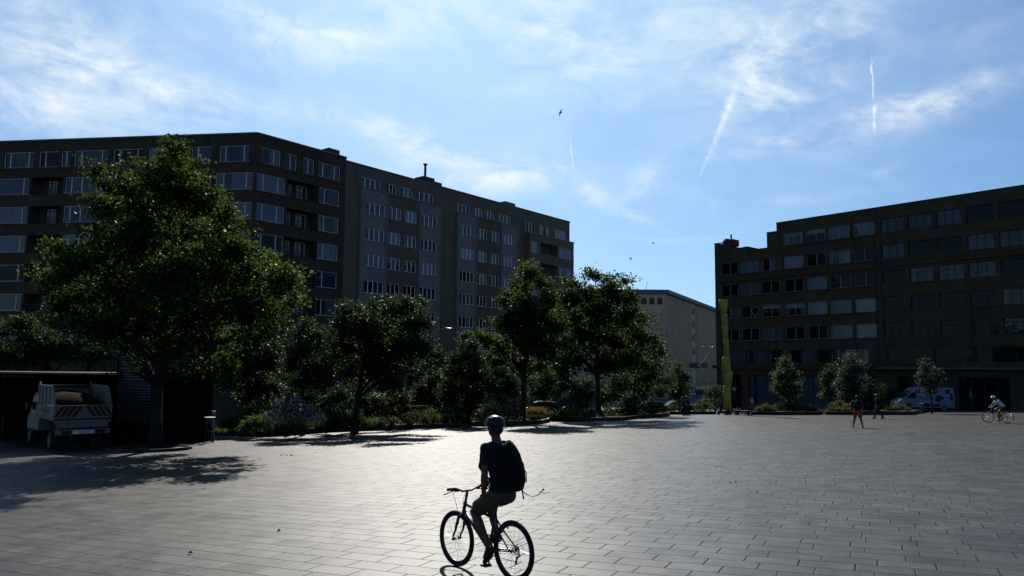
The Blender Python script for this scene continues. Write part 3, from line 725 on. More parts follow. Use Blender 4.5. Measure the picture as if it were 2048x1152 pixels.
# ================================================================ vegetation
M['leaf_plane'] = leaf_mat('plane tree leaves', (.014, .024, .007), (.105, .165, .022), .32, .60, .11)
M['leaf_dark'] = leaf_mat('dark tree leaves', (.018, .030, .012), (.07, .105, .025), .30, .60, .11)
M['leaf_young'] = leaf_mat('young tree leaves', (.030, .045, .022), (.12, .17, .06), .34, .60, .11)
M['leaf_silver'] = leaf_mat('silvery leaves', (.055, .065, .06), (.11, .13, .07), .3, .60, .11)
M['leaf_shrub'] = leaf_mat('shrub leaves', (.022, .036, .012), (.08, .13, .025), .32, .60, .11)
M['leaf_bright'] = leaf_mat('bright shrub leaves', (.05, .085, .012), (.14, .22, .03), .3, .60, .11)
M['grass'] = leaf_mat('grass blades', (.03, .05, .012), (.12, .22, .03), .35, .5, .4)
M['straw'] = leaf_mat('orange dry grass', (.12, .07, .02), (.34, .20, .04), .35, .5, .3)
M['flower_white'] = leaf_mat('white flower heads', (.65, .64, .68), (.60, .58, .62), .3, .6, .3, .3)
M['flower_red'] = leaf_mat('red flower heads', (.30, .02, .03), (.3, .03, .04), .3, .6, .3, .3)
M['flower_cream'] = leaf_mat('cream flower heads', (.40, .38, .26), (.40, .38, .22), .3, .6, .3, .3)

def raw_mesh(name, V, Fs, k, mats, mi=None, smooth=False):
    me = bpy.data.meshes.new(name); n = len(Fs)
    me.vertices.add(len(V)); me.vertices.foreach_set('co', np.asarray(V, 'f4').ravel())
    me.loops.add(n * k); me.loops.foreach_set('vertex_index', np.asarray(Fs, 'i4').ravel())
    me.polygons.add(n); me.polygons.foreach_set('loop_start', np.arange(0, n * k, k, dtype='i4'))
    try: me.polygons.foreach_set('loop_total', np.full(n, k, 'i4'))
    except Exception: pass
    for m in mats: me.materials.append(m)
    if mi is not None: me.polygons.foreach_set('material_index', np.asarray(mi, 'i4'))
    me.update(calc_edges=True); return me
def leaf_arrays(C, size, R, up=.75, aspect=.85, fold=.25):
    n = len(C)
    nr = R.normal(size=(n, 3)) * .62 + np.array([0, 0, up]); nr /= np.linalg.norm(nr, axis=1)[:, None]
    t = R.normal(size=(n, 3)); t -= nr * (t * nr).sum(1)[:, None]; t /= np.linalg.norm(t, axis=1)[:, None]
    s = np.cross(nr, t); L = size * R.uniform(.6, 1.25, n)[:, None]; Wd = L * aspect * .5
    base = C - t * L * .5; tip = C + t * L * .5
    f = nr * L * fold * R.uniform(.2, 1, n)[:, None]
    m = C + t * L * .05
    l = m + s * Wd + f; r = m - s * Wd + f
    V = np.stack([base, l, tip, r], 1).reshape(-1, 3)
    i = np.arange(n)[:, None] * 4
    Fs = np.concatenate([np.stack([i[:, 0], i[:, 0] + 1, i[:, 0] + 2], 1), np.stack([i[:, 0], i[:, 0] + 2, i[:, 0] + 3], 1)], 1).reshape(-1, 3)
    return V, Fs
def clusters(blobs, ncl, R, shell=.45, squash=.85):
    w_ = np.array([b[3] ** 2.2 for b in blobs]); w_ /= w_.sum(); cnt = R.multinomial(ncl, w_)
    out = []
    for b, c in zip(blobs, cnt):
        d = R.normal(size=(c, 3)); d /= np.linalg.norm(d, axis=1)[:, None]
        rad = b[3] * R.uniform(0, 1, c) ** shell * (1 + .24 * R.normal(size=c))
        out.append(np.array(b[:3]) + d * rad[:, None] * np.array([1, 1, squash]))
    return np.concatenate(out)
def tree(name, label, px, Y, blobs, nleaf, leaf, m='leaf_plane', trunk=(.19, .1), th=None, per=26, spread=.26, group=None, seed=1, depth=1.0, lean=0, cat='tree', limbs=True, twig=True, up=.75, holes=1.5):
    """blobs given as (x, y, r) in the photo's pixels seen at the tree's own distance, each pushed a bit nearer or farther"""
    R = np.random.default_rng(seed); base = foot(px, Y); s = 1500 / Y
    root = empty(name, base, 0, label, cat, group)
    B = []; x0 = min(q[0] - q[2] for q in blobs); x1 = max(q[0] + q[2] for q in blobs); xc = (x0 + x1) / 2; RW = (x1 - x0) / 2 / s
    for i, q in enumerate(blobs):
        x, y, r = q[:3]; off = q[3] if len(q) > 3 else R.uniform(-1, 1) * max(.25 * RW, math.sqrt(max(0, RW * RW - ((x - xc) / s) ** 2))) * .72
        P = at(x, y, Y + off) - base; B.append((P.x, P.y, P.z, r / s * .90))
    C = clusters(B, max(4, nleaf // per), R)
    L = np.repeat(C, per, 0) + R.normal(size=(len(C) * per, 3)) * spread * np.array([1, 1, .7])
    L = L[L[:, 2] > .15]
    mr = float(np.mean([b[3] for b in B])); nh = int(len(B) * holes); Hc = C[R.integers(0, len(C), nh)] + R.normal(size=(nh, 3)) * mr * .2; Hr = mr * R.uniform(.22, .5, nh)
    keep = np.ones(len(L), bool)
    for hc, hr in zip(Hc, Hr): keep &= ((L - hc) ** 2).sum(1) > hr * hr
    L = L[keep]
    V, Fs = leaf_arrays(L, leaf, R, up)
    link('crown', raw_mesh('crown', V, Fs, 3, [M[m]]), root)
    if trunk:
        zc = th if th else min(b[2] - b[3] * .3 for b in B)
        top = max(b[2] for b in B) * .85
        mb = MB(); cx = sum(b[0] * b[3] for b in B) / sum(b[3] for b in B) * .6; cy = 0
        n = 8; pts = []; rads = []
        for i in range(n + 1):
            t = i / n; pts.append((cx * t * t + .05 * math.sin(t * 7 + seed), .05 * math.cos(t * 5 + seed), top * t)); rads.append(trunk[0] * (1.35 if i == 0 else 1) * (1 - t) ** .8 + .03)
        mb.tube(pts, rads, 10)
        def tr(z):
            t = max(0, min(1, z / top)); return Vector((cx * t * t + .05 * math.sin(t * 7 + seed), .05 * math.cos(t * 5 + seed), z)), trunk[0] * (1 - t) ** .8 + .03
        if limbs:
            for b in B:
                e = Vector(b[:3]); z0 = max(zc * .75, min(top * .9, e.z - .55 * math.hypot(e.x, e.y) - .3)); p0, r0 = tr(z0)
                md = p0.lerp(e, .5) + Vector((0, 0, .12 * (e - p0).length)); mb.tube([p0, md, e], [r0 * .5, r0 * .33, .025], 6, cap=False)
        if twig:
            Ba = np.array([b[:3] for b in B])
            for c in C[:: max(1, len(C) // 160)]:
                j = int(np.argmin(((Ba - c) ** 2).sum(1))); mb.tube([Ba[j], (Ba[j] + c) / 2 + np.array([0, 0, .05]), c], [.03, .02, .008], 4, cap=False)
        mb.build('trunk', M['bark'], root)
    return root
G1 = 'plane trees along the square'
bigblobs = [(352, 296, 20), (345, 325, 34), (378, 345, 40), (300, 352, 42), (340, 372, 58), (262, 372, 34), (240, 342, 14), (190, 345, 20), (212, 368, 24), (395, 400, 50), (300, 420, 70), (220, 420, 46), (188, 455, 26),
            (440, 420, 38), (455, 455, 36), (380, 470, 75), (280, 490, 80), (210, 500, 52), (100, 492, 20), (132, 505, 32), (165, 530, 46), (72, 545, 18), (118, 550, 38), (470, 500, 44), (512, 470, 16), (425, 540, 70), (510, 548, 52), (545, 520, 20), (565, 560, 40), (598, 535, 14), (590, 585, 24),
            (340, 560, 84), (250, 580, 78), (170, 590, 58), (118, 612, 30), (135, 640, 34), (200, 650, 50), (300, 640, 70), (400, 630, 72), (480, 620, 60), (550, 620, 46), (585, 600, 26), (500, 670, 42), (430, 690, 42), (350, 690, 42), (260, 690, 40), (540, 660, 30), (380, 725, 26), (300, 715, 26), (232, 742, 11), (352, 750, 10), (450, 735, 30), (300, 730, 14), (262, 728, 16)]
tree('plane_tree', 'tallest plane tree at left, its trunk in a round metal tree ring', 320, 30.5, bigblobs, 60000, .165, trunk=(.21, .1), th=3.4, spread=.20, group=G1, seed=3, depth=1.6, per=22)
tree('plane_tree', 'left one of the middle pair of plane trees, trunk beside the orange grass', 1047, 53.7,
     [(1060, 545, 24), (1042, 575, 28), (1085, 570, 22), (1100, 600, 20), (1050, 610, 38), (1015, 600, 22), (1080, 640, 36), (1020, 645, 36), (1055, 680, 44), (1000, 690, 30), (972, 682, 20), (1095, 700, 30), (1108, 655, 24), (1110, 625, 16), (1040, 720, 34), (985, 720, 24), (1080, 735, 22), (1050, 528, 10), (955, 672, 12)],
     22000, .20, trunk=(.19, .1), th=4, spread=.24, group=G1, seed=5, depth=1.2)
tree('plane_tree', 'widest of the two middle plane trees, trunk behind the person in shorts', 1195, 60,
     [(1188, 552, 20), (1180, 535, 8), (1215, 558, 18), (1248, 560, 16), (1250, 545, 7), (1270, 560, 7), (1150, 570, 20), (1130, 560, 8), (1225, 585, 30), (1180, 590, 32), (1140, 600, 28), (1120, 585, 12), (1260, 600, 24), (1200, 625, 42), (1150, 640, 38), (1115, 650, 22), (1118, 640, 22, 0), (1122, 612, 18, 0), (1106, 692, 26, 0), (1100, 665, 18, .5), (1250, 640, 36), (1285, 640, 22), (1170, 680, 44), (1225, 680, 44), (1120, 690, 28), (1280, 680, 30), (1310, 680, 18), (1318, 705, 18), (1150, 720, 34), (1210, 725, 36), (1265, 720, 32), (1295, 730, 22), (1115, 725, 22), (1325, 725, 9)],
     30000, .21, trunk=(.22, .1), th=4.6, spread=.26, group=G1, seed=8, depth=1.4)
tree('plane_tree', 'round leafy tree between the big left tree and the cone-shaped tree', 714, 43,
     [(705, 625, 26), (690, 612, 14), (745, 622, 28), (785, 615, 26), (815, 612, 22), (845, 608, 12), (675, 650, 24), (720, 655, 42), (770, 655, 44), (820, 650, 34), (850, 650, 18), (690, 690, 40), (750, 695, 46), (805, 690, 40), (845, 695, 26), (868, 712, 16), (700, 735, 34), (760, 735, 40), (815, 730, 30), (850, 735, 20), (720, 770, 22), (780, 768, 24)],
     24000, .175, 'leaf_dark', trunk=(.17, .1), th=2.6, spread=.22, group=G1, seed=11, depth=1.3)
tree('broadleaf_tree', 'lower dark tree behind the right side of the big left tree', 545, 44,
     [(500, 690, 34), (530, 720, 34), (480, 730, 34), (515, 760, 32), (548, 690, 20), (455, 765, 24), (495, 790, 22), (545, 775, 24), (470, 700, 26), (440, 740, 22)], 13000, .17, 'leaf_dark', trunk=(.08, .1), th=1.6, spread=.22, seed=14, depth=1.1)
tree('broadleaf_tree', 'dark low tree between the round leafy tree and the cone-shaped tree', 868, 56,
     [(865, 760, 18), (850, 780, 20), (875, 790, 20), (835, 800, 18), (860, 812, 16)], 6000, .17, 'leaf_dark', trunk=(.07, .1), th=1.2, seed=81)
tree('broadleaf_tree', 'dark low tree filling the gap right of the cone-shaped tree', 1005, 58,
     [(1000, 745, 18), (1015, 765, 20), (990, 775, 20), (1020, 790, 18), (1000, 800, 16)], 6500, .17, 'leaf_dark', trunk=(.07, .1), th=1.2, seed=82)
tree('broadleaf_tree', 'dark low tree filling the gap left of the widest middle plane tree trunk', 1165, 64,
     [(1165, 770, 18), (1180, 790, 18), (1150, 795, 18), (1205, 795, 18), (1170, 810, 14)], 6000, .17, 'leaf_dark', trunk=(.07, .1), th=1.2, seed=83)
tree('broadleaf_tree', 'dark undergrowth tree behind the white-flowering shrub', 640, 47,
     [(560, 790, 20), (590, 785, 20), (640, 800, 22), (680, 790, 22), (615, 800, 20), (720, 800, 20), (760, 805, 20), (795, 800, 20)], 11000, .16, 'leaf_dark', trunk=(.07, .1), th=1.0, seed=84)
tree('broadleaf_tree', 'slim dark tree with layered branches between the big left tree and the round tree', 608, 40,
     [(608, 650, 14), (600, 668, 18), (628, 668, 16), (606, 700, 26), (640, 690, 16), (585, 725, 24), (625, 735, 28), (600, 765, 26), (640, 770, 20), (570, 755, 16), (652, 720, 14)], 9000, .13, 'leaf_dark', trunk=(.09, .1), th=1.4, spread=.2, seed=15)
tree('broadleaf_tree', 'dense dark tree filling the left edge above the white truck', 60, 47,
     [(20, 665, 36), (70, 668, 34), (45, 650, 24), (110, 690, 40), (60, 705, 44), (10, 710, 36), (150, 700, 34), (160, 660, 22), (190, 710, 30), (-30, 690, 40)], 11000, .2, 'leaf_dark', trunk=(.2, .1), th=3, seed=16)
tree('cypress_tree', 'narrow cone-shaped dark tree left of the middle plane trees, just behind the main cyclist', 940, 50,
     [(932, 672, 12), (922, 690, 14), (945, 692, 16), (915, 715, 18), (948, 720, 24), (975, 715, 14), (912, 745, 26), (950, 750, 28), (905, 775, 26), (945, 785, 30), (975, 770, 18), (900, 800, 24), (935, 815, 24), (890, 790, 14)], 14000, .15, 'leaf_dark', trunk=(.12, .1), th=1, spread=.2, seed=17)
tree('broadleaf_tree', 'small leafy tree under the gap between the two middle plane trees', 1090, 62,
     [(1090, 742, 12), (1075, 760, 18), (1102, 762, 20), (1085, 780, 22), (1110, 785, 16), (1065, 785, 14), (1050, 760, 12)], 6000, .15, 'leaf_shrub', trunk=(.06, .1), th=1, seed=18)
tree('broadleaf_tree', 'small silvery-leaved tree below the widest middle plane tree', 1140, 60,
     [(1130, 752, 14), (1148, 765, 18), (1128, 775, 14), (1160, 780, 18), (1175, 765, 14)], 4500, .15, 'leaf_silver', trunk=(.06, .1), th=1, seed=19)
tree('broadleaf_tree', 'broad low tree with tiered branches just right of the middle plane trees', 1268, 66,
     [(1300, 712, 14), (1285, 728, 22), (1315, 735, 16), (1255, 740, 24), (1295, 755, 26), (1330, 760, 14), (1240, 765, 26), (1280, 780, 28), (1320, 780, 18), (1225, 785, 20), (1260, 800, 22), (1200, 780, 18), (1345, 772, 6)], 15000, .17, 'leaf_shrub', trunk=(.12, .1), th=1, seed=20)
G2 = 'young street trees at the far edge of the square'
tree('young_tree', 'egg-shaped young tree left of the yellow column, in front of the parked cars', 1357, 80,
     [(1356, 730, 7), (1354, 742, 12), (1345, 758, 13), (1367, 757, 14), (1355, 772, 17), (1373, 774, 11), (1342, 778, 11), (1357, 790, 15), (1372, 790, 8)], 7000, .16, 'leaf_young', trunk=(.07, .1), th=1.6, group=G2, seed=21, depth=.8)
tree('young_tree', 'smallest young tree, dark and thin-leaved, just left of the yellow column', 1430, 84,
     [(1430, 778, 9), (1420, 788, 9), (1438, 790, 10), (1428, 800, 11)], 1800, .14, 'leaf_dark', trunk=(.04, .1), th=1.2, group=G2, seed=22, twig=False)
tree('young_tree', 'dense upright young tree right of the yellow column, standing in the clipped bed', 1576, 72,
     [(1568, 723, 9), (1572, 735, 12), (1562, 750, 14), (1585, 752, 14), (1572, 768, 18), (1592, 772, 11), (1556, 775, 10), (1575, 786, 16), (1594, 788, 7)], 7500, .16, 'leaf_young', trunk=(.07, .1), th=1.6, group=G2, seed=23, depth=.8)
tree('young_tree', 'slim dark young tree immediately left of the tallest one behind the walker in red shorts', 1660, 74,
     [(1662, 733, 7), (1656, 748, 10), (1670, 752, 9), (1652, 765, 10), (1660, 780, 13), (1648, 790, 9), (1668, 790, 9)], 4200, .15, 'leaf_dark', trunk=(.05, .1), th=1.3, group=G2, seed=24, depth=.8)
tree('young_tree', 'tallest and palest of the young trees, spiky top, behind the walker in red shorts', 1706, 70,
     [(1701, 713, 5), (1698, 724, 9), (1706, 736, 13), (1690, 742, 10), (1720, 740, 8), (1700, 756, 18), (1722, 762, 13), (1682, 768, 11), (1705, 778, 18), (1728, 782, 9), (1688, 792, 9), (1690, 722, 4), (1722, 727, 5)], 8500, .165, 'leaf_silver', trunk=(.07, .1), th=1.5, group=G2, seed=25, depth=.8)
tree('young_tree', 'thin open-crowned young tree in front of the white van', 1860, 64.5,
     [(1848, 718, 4), (1847, 730, 6), (1852, 742, 7), (1845, 752, 7), (1862, 748, 6), (1866, 740, 4), (1874, 742, 6), (1857, 762, 10), (1872, 762, 8), (1846, 768, 6), (1860, 776, 9), (1872, 776, 6), (1850, 782, 5), (1876, 752, 4)], 3600, .15, 'leaf_silver', trunk=(.055, .1), th=1.9, group=G2, seed=26, depth=.8, spread=.2)
tree('young_tree', 'dark low young tree behind the pedestrian in black, left of the white van', 1778, 76,
     [(1778, 765, 8), (1770, 778, 10), (1786, 780, 10), (1778, 795, 13), (1795, 800, 9), (1762, 800, 9)], 2600, .13, 'leaf_dark', trunk=(.05, .1), th=1.0, group=G2, seed=27, twig=False)

# ---- planting beds: raised soil with a dark rim --------------------
def inflate(pts, k):
    c = sum((Vector((p[0], p[1])) for p in pts), Vector((0, 0))) / len(pts); return [(c + (Vector((p[0], p[1])) - c) * k) for p in pts]
def bed(pix, back, label, h=.28):
    front = [gnd(*p) for p in pix]; pts = [(p.x, p.y) for p in front] + [(x, y) for x, y in back]
    root = empty('planting_bed', (front[0].x, front[0].y, front[0].z), 0, label, 'planting bed', 'raised planting beds'); o = root.location
    mb = MB(); N = len(pts); ins = inflate(pts, .985)
    for i in range(N):
        j = (i + 1) % N; a, b_ = pts[i], pts[j]; c, d_ = ins[j], ins[i]
        za, zb = gz(*a), gz(*b_)
        L = lambda p, z: (p[0] - o.x, p[1] - o.y, z - o.z)
        mb.face([L(a, za - .1), L(b_, zb - .1), L(b_, zb + h), L(a, za + h)]); mb.face([L(a, za + h), L(b_, zb + h), L(c, zb + h), L(d_, za + h)]); mb.face([L(d_, za + h), L(c, zb + h), L(c, zb + h - .08), L(d_, za + h - .08)])
    mb.build('rim', M['kerb'], root)
    mb = MB(); mb.face([(p[0] - o.x, p[1] - o.y, gz(p[0], p[1]) + h - .06 - o.z) for p in ins]); mb.build('soil', M['soil'], root)
    return root
bed([(440, 871), (470, 873), (540, 874), (600, 870), (660, 865), (760, 861), (860, 857), (960, 852), (1040, 850), (1085, 848), (1098, 845), (1100, 841)], [(6, 63), (-6, 66), (-16, 60), (-20, 50), (-18, 42)], 'long raised planting bed of shrubs and grasses crossing the middle left of the square')
bed([(1104, 842), (1150, 844), (1240, 842), (1290, 836), (1325, 834), (1337, 832), (1339, 828)], [(15.5, 78), (8, 76), (4, 66)], 'planting bed under the two middle plane trees, with a rounded right end')
bed([(1335, 826.5), (1400, 826.5), (1432, 826.8)], [(23, 88), (17, 88)], 'low planting bed in front of the parked cars, left of the yellow column', .3)
bed([(1504, 829), (1560, 830), (1636, 830), (1640, 828.5)], [(31, 74), (22, 76)], 'planting bed of clipped green plants right of the dark bench', .3)
bed([(1652, 829.5), (1700, 830), (1826, 830), (1830, 828.6)], [(38.5, 70), (29, 74)], 'planting bed with yellow-green and cream plants in front of the white van', .3)

def shrub(label, px, Y, blobs, n, leaf, m='leaf_shrub', seed=1, name='shrub', cat='shrub', group=None, extra=None, up=.6, spread=.12, z0=.25):
    R = np.random.default_rng(seed); base = foot(px, Y); s = 1500 / Y; root = empty(name, base, 0, label, cat, group)
    B = []
    for i, q in enumerate(blobs):
        P = at(q[0], q[1], Y + R.uniform(-.5, .5) * q[2] / s) - base; B.append((P.x, P.y, P.z, q[2] / s))
    per = 12; C = clusters(B, max(4, n // per), R); L = np.repeat(C, per, 0) + R.normal(size=(len(C) * per, 3)) * spread
    L[:, 2] = np.abs(L[:, 2] - z0) + z0
    V, Fs = leaf_arrays(L, leaf, R, up); link('foliage', raw_mesh('foliage', V, Fs, 3, [M[m]]), root)
    mb = MB()
    for c in C[::max(1, len(C) // 14)]: mb.tube([(0, 0, .1), (c[0] * .5, c[1] * .5, c[2] * .6), c], [.02, .014, .006], 4, cap=False)
    mb.build('stems', M['bark'], root)
    if extra:
        em, en, es = extra; C2 = clusters(B, en, R, .12); C2 = C2[C2[:, 2] > z0]; V, Fs = leaf_arrays(C2, es, R, .4, .9); link('flowers', raw_mesh('flowers', V, Fs, 3, [M[em]]), root)
    return root
def grass_tuft(label, px, Y, wpx, hpx, n, m='grass', seed=1, name='ornamental_grass', flower=None, group='grasses and herbs in the beds'):
    R = np.random.default_rng(seed); base = foot(px, Y); s = 1500 / Y; root = empty(name, base, 0, label, 'grass plant', group)
    rx = wpx / s / 2; h = hpx / s
    B = np.stack([R.uniform(-1, 1, n) * rx * .75, R.uniform(-1, 1, n) * min(rx, .8) * .6, np.full(n, .22)], 1)
    ln = R.normal(size=(n, 3)) * .22; ln[:, 0] += B[:, 0] / rx * .25; ln[:, 2] = 1; H = h * R.uniform(.45, 1.05, n)[:, None]
    T = B + ln * H; Mid = B + ln * H * .55 + np.array([0, 0, .06]) * H
    sd = np.stack([R.normal(size=n), R.normal(size=n), np.zeros(n)], 1); sd /= np.linalg.norm(sd, axis=1)[:, None]; wd = .014 + .004 * Y / 20
    V = np.stack([B - sd * wd, B + sd * wd, Mid + sd * wd * .8, Mid - sd * wd * .8, T], 1).reshape(-1, 3)
    i = np.arange(n) * 5; Fs = np.concatenate([np.stack([i, i + 1, i + 2], 1), np.stack([i, i + 2, i + 3], 1), np.stack([i + 3, i + 2, i + 4], 1)], 1).reshape(-1, 3)
    link('blades', raw_mesh('blades', V, Fs, 3, [M[m]]), root)
    if flower:
        k = R.choice(n, n // 3, replace=False); V, Fs = leaf_arrays(T[k], .07, R, .3, .9); link('flowers', raw_mesh('flowers', V, Fs, 3, [M[flower]]), root)
    return root
G3 = 'shrubs in the planting beds'
shrub('pale white-flowering dome-shaped shrub in the long bed', 583, 38.5, [(545, 838, 20), (570, 825, 24), (600, 828, 24), (560, 812, 16), (590, 808, 18), (620, 828, 18), (640, 838, 12)], 6500, .075, 'leaf_shrub', 31, group=G3, extra=('flower_white', 3400, .062))
shrub('low bright green shrub at the left end of the long bed, beside the stool', 520, 37.2, [(500, 850, 14), (520, 845, 14), (490, 858, 10), (540, 862, 10)], 2600, .09, 'leaf_bright', 32, group=G3)
shrub('low green shrub in front of the white-flowering shrub', 575, 37, [(560, 858, 12), (585, 852, 13), (605, 856, 9)], 2600, .08, 'leaf_bright', 33, group=G3)
shrub('dark rounded shrub behind the stool, at the left end of the long bed', 470, 39, [(465, 845, 18), (490, 830, 18), (450, 852, 14), (505, 820, 16)], 2600, .09, 'leaf_dark', 34, group=G3)
shrub('dark bushy shrub under the slim layered tree', 655, 40, [(650, 840, 16), (675, 835, 18), (665, 850, 14), (695, 845, 14)], 3000, .08, 'leaf_dark', 35, group=G3)
shrub('shrub with a few white blossoms below the round tree trunk', 690, 42, [(685, 815, 12), (700, 805, 10), (695, 830, 14), (715, 835, 12)], 1800, .08, 'leaf_shrub', 36, group=G3, extra=('flower_white', 60, .10))
shrub('low spreading shrub with a cluster of red flowers in front of the handrail', 825, 46, [(805, 835, 12), (830, 830, 12), (850, 838, 12), (818, 845, 10)], 2400, .08, 'leaf_shrub', 37, group=G3, extra=('flower_red', 40, .10))
shrub('bright green shrub with upright stems left of the cone-shaped tree', 860, 47, [(858, 826, 10), (870, 838, 12), (850, 842, 9)], 1800, .08, 'leaf_bright', 38, group=G3)
shrub('dark low shrub in the middle of the long bed below the round tree', 755, 43, [(735, 848, 12), (760, 845, 14), (785, 845, 12)], 2200, .08, 'leaf_dark', 39, group=G3)
shrub('bright green rounded shrub right behind the helmet of the main cyclist', 968, 50, [(955, 828, 13), (975, 820, 15), (995, 826, 12), (965, 838, 11)], 3600, .085, 'leaf_bright', 40, group=G3)
shrub('tall dark shrub with pale leaves between the cyclist and the plane tree trunk', 1015, 52, [(1005, 800, 14), (1025, 808, 16), (1010, 825, 16), (1030, 830, 14), (992, 795, 8)], 4200, .10, 'leaf_silver', 41, group=G3)
shrub('dark low shrub at the foot of the cone-shaped tree', 900, 48.5, [(888, 842, 12), (910, 838, 14), (930, 842, 12)], 2600, .09, 'leaf_dark', 42, group=G3)
shrub('low leafy hedge running right of the orange grasses', 1130, 56, [(1105, 832, 10), (1125, 828, 12), (1150, 828, 12), (1170, 832, 10), (1090, 832, 8)], 4800, .09, 'leaf_bright', 43, group=G3)
shrub('feathery grey-green shrub above the low hedge, left of the person in shorts', 1130, 58, [(1118, 812, 12), (1140, 808, 14), (1158, 815, 11), (1128, 800, 8)], 2600, .08, 'leaf_silver', 44, group=G3)
shrub('dark shrub mass right of the widest plane tree trunk', 1235, 61, [(1222, 828, 12), (1245, 822, 14), (1268, 820, 14), (1255, 808, 12), (1215, 815, 10)], 4200, .09, 'leaf_dark', 45, group=G3)
shrub('dark spreading shrub at the rounded right end of the middle bed', 1305, 65, [(1290, 818, 12), (1312, 815, 12), (1328, 820, 8), (1300, 805, 10)], 3200, .09, 'leaf_dark', 46, group=G3)
shrub('small yellow-green shrub in front of the grey parked car', 1345, 79, [(1338, 818, 6), (1350, 816, 6), (1345, 810, 4)], 900, .09, 'leaf_bright', 47, group=G3)
shrub('low dark purple-brown shrub beside the people with the trolley', 1362, 80, [(1358, 816, 5), (1368, 818, 5)], 700, .09, 'leaf_dark', 48, group=G3)
shrub('smooth rounded green hedge in front of the dark hatchback', 1405, 80, [(1395, 815, 8), (1410, 810, 9), (1424, 815, 8), (1405, 820, 8)], 3000, .08, 'leaf_bright', 49, group=G3)
shrub('yellow-green leafy plant at the left end of the bed right of the bench', 1530, 69, [(1518, 820, 7), (1532, 817, 8), (1545, 820, 7)], 1900, .10, 'leaf_bright', 50, group=G3)
shrub('dark green hedge plant in the middle of the bed right of the bench', 1568, 69.5, [(1560, 816, 9), (1578, 812, 9), (1592, 818, 9)], 2400, .09, 'leaf_shrub', 51, group=G3)
shrub('green plant at the right end of the bed right of the bench', 1618, 69.5, [(1606, 818, 9), (1622, 820, 8), (1632, 823, 5)], 2000, .09, 'leaf_shrub', 52, group=G3)
shrub('pinkish twiggy shrub left of the walker in red shorts', 1672, 69.5, [(1665, 812, 7), (1680, 808, 8), (1690, 812, 5)], 1300, .09, 'leaf_silver', 53, group=G3, extra=('flower_white', 40, .09))
shrub('bright yellow-green low plant left of the walker in red shorts', 1682, 67.5, [(1662, 822, 5), (1675, 821, 6), (1690, 820, 6), (1702, 822, 5)], 2200, .09, 'leaf_bright', 54, group=G3, extra=('flower_cream', 60, .08))
shrub('dark shrub between the walker in red shorts and the pedestrian in black', 1738, 68, [(1732, 815, 8), (1745, 818, 8)], 1300, .09, 'leaf_dark', 55, group=G3)
shrub('cream-flowering low shrub in front of the white van', 1798, 66.5, [(1790, 818, 7), (1803, 815, 7), (1815, 821, 6), (1778, 820, 6)], 2000, .08, 'leaf_shrub', 56, group=G3, extra=('flower_cream', 200, .09))
grass_tuft('orange-brown ornamental grass beside the plane tree trunk right of the main cyclist', 1072, 54.5, 34, 26, 900, 'straw', 60, flower=None)
grass_tuft('green grass skirt below the orange-brown grass', 1074, 53.8, 40, 11, 800, 'grass', 61)
grass_tuft('brown-green grass clump right of the white-flowering shrub', 672, 40.6, 44, 22, 700, 'straw', 62)
grass_tuft('tall green grass clump behind the brown-green grass clump', 650, 41.5, 36, 26, 500, 'grass', 63)
grass_tuft('green grass clump at the far left end of the long bed', 448, 37.3, 34, 14, 420, 'grass', 64)
grass_tuft('loose herb clump with pale seed heads below the handrail', 735, 42.6, 60, 22, 600, 'grass', 65, flower='flower_cream')
grass_tuft('orange grass tuft just left of the walker in red shorts', 1695, 68.6, 20, 18, 320, 'straw', 66)
grass_tuft('herb clump with pale seed heads at the right of the low hedge', 1180, 57.5, 24, 16, 300, 'grass', 67, flower='flower_cream')
# general ground cover filling the beds
def cover(name, poly, n, seed, m):
    R = np.random.default_rng(seed); P = []
    xs = [p[0] for p in poly]; ys = [p[1] for p in poly]
    while len(P) < n:
        x, y = R.uniform(min(xs), max(xs)), R.uniform(min(ys), max(ys)); c = False; j = len(poly) - 1
        for i in range(len(poly)):
            if (poly[i][1] > y) != (poly[j][1] > y) and x < (poly[j][0] - poly[i][0]) * (y - poly[i][1]) / (poly[j][1] - poly[i][1]) + poly[i][0]: c = not c
            j = i
        if c: P.append((x, y, gz(x, y) + .25 + abs(R.normal()) * .16))
    V, Fs = leaf_arrays(np.array(P), .12, R, .5); o = link(name, raw_mesh(name, V, Fs, 3, [M[m]])); o['kind'] = 'stuff'
    return tag(o, 'low mixed ground cover filling the %s planting bed' % ('long' if seed == 70 else 'middle'), 'ground cover')
g = [gnd(*p) for p in [(450, 869), (600, 867), (760, 858), (960, 850), (1080, 846)]]
cover('ground_cover', [(p.x, p.y + .4) for p in g] + [(4, 60), (-8, 62), (-17, 52), (-17, 43)], 9000, 70, 'leaf_dark')
g = [gnd(*p) for p in [(1112, 841), (1240, 840), (1330, 831)]]
cover('ground_cover', [(p.x, p.y + .5) for p in g] + [(14, 74), (7, 70)], 4500, 71, 'leaf_dark')
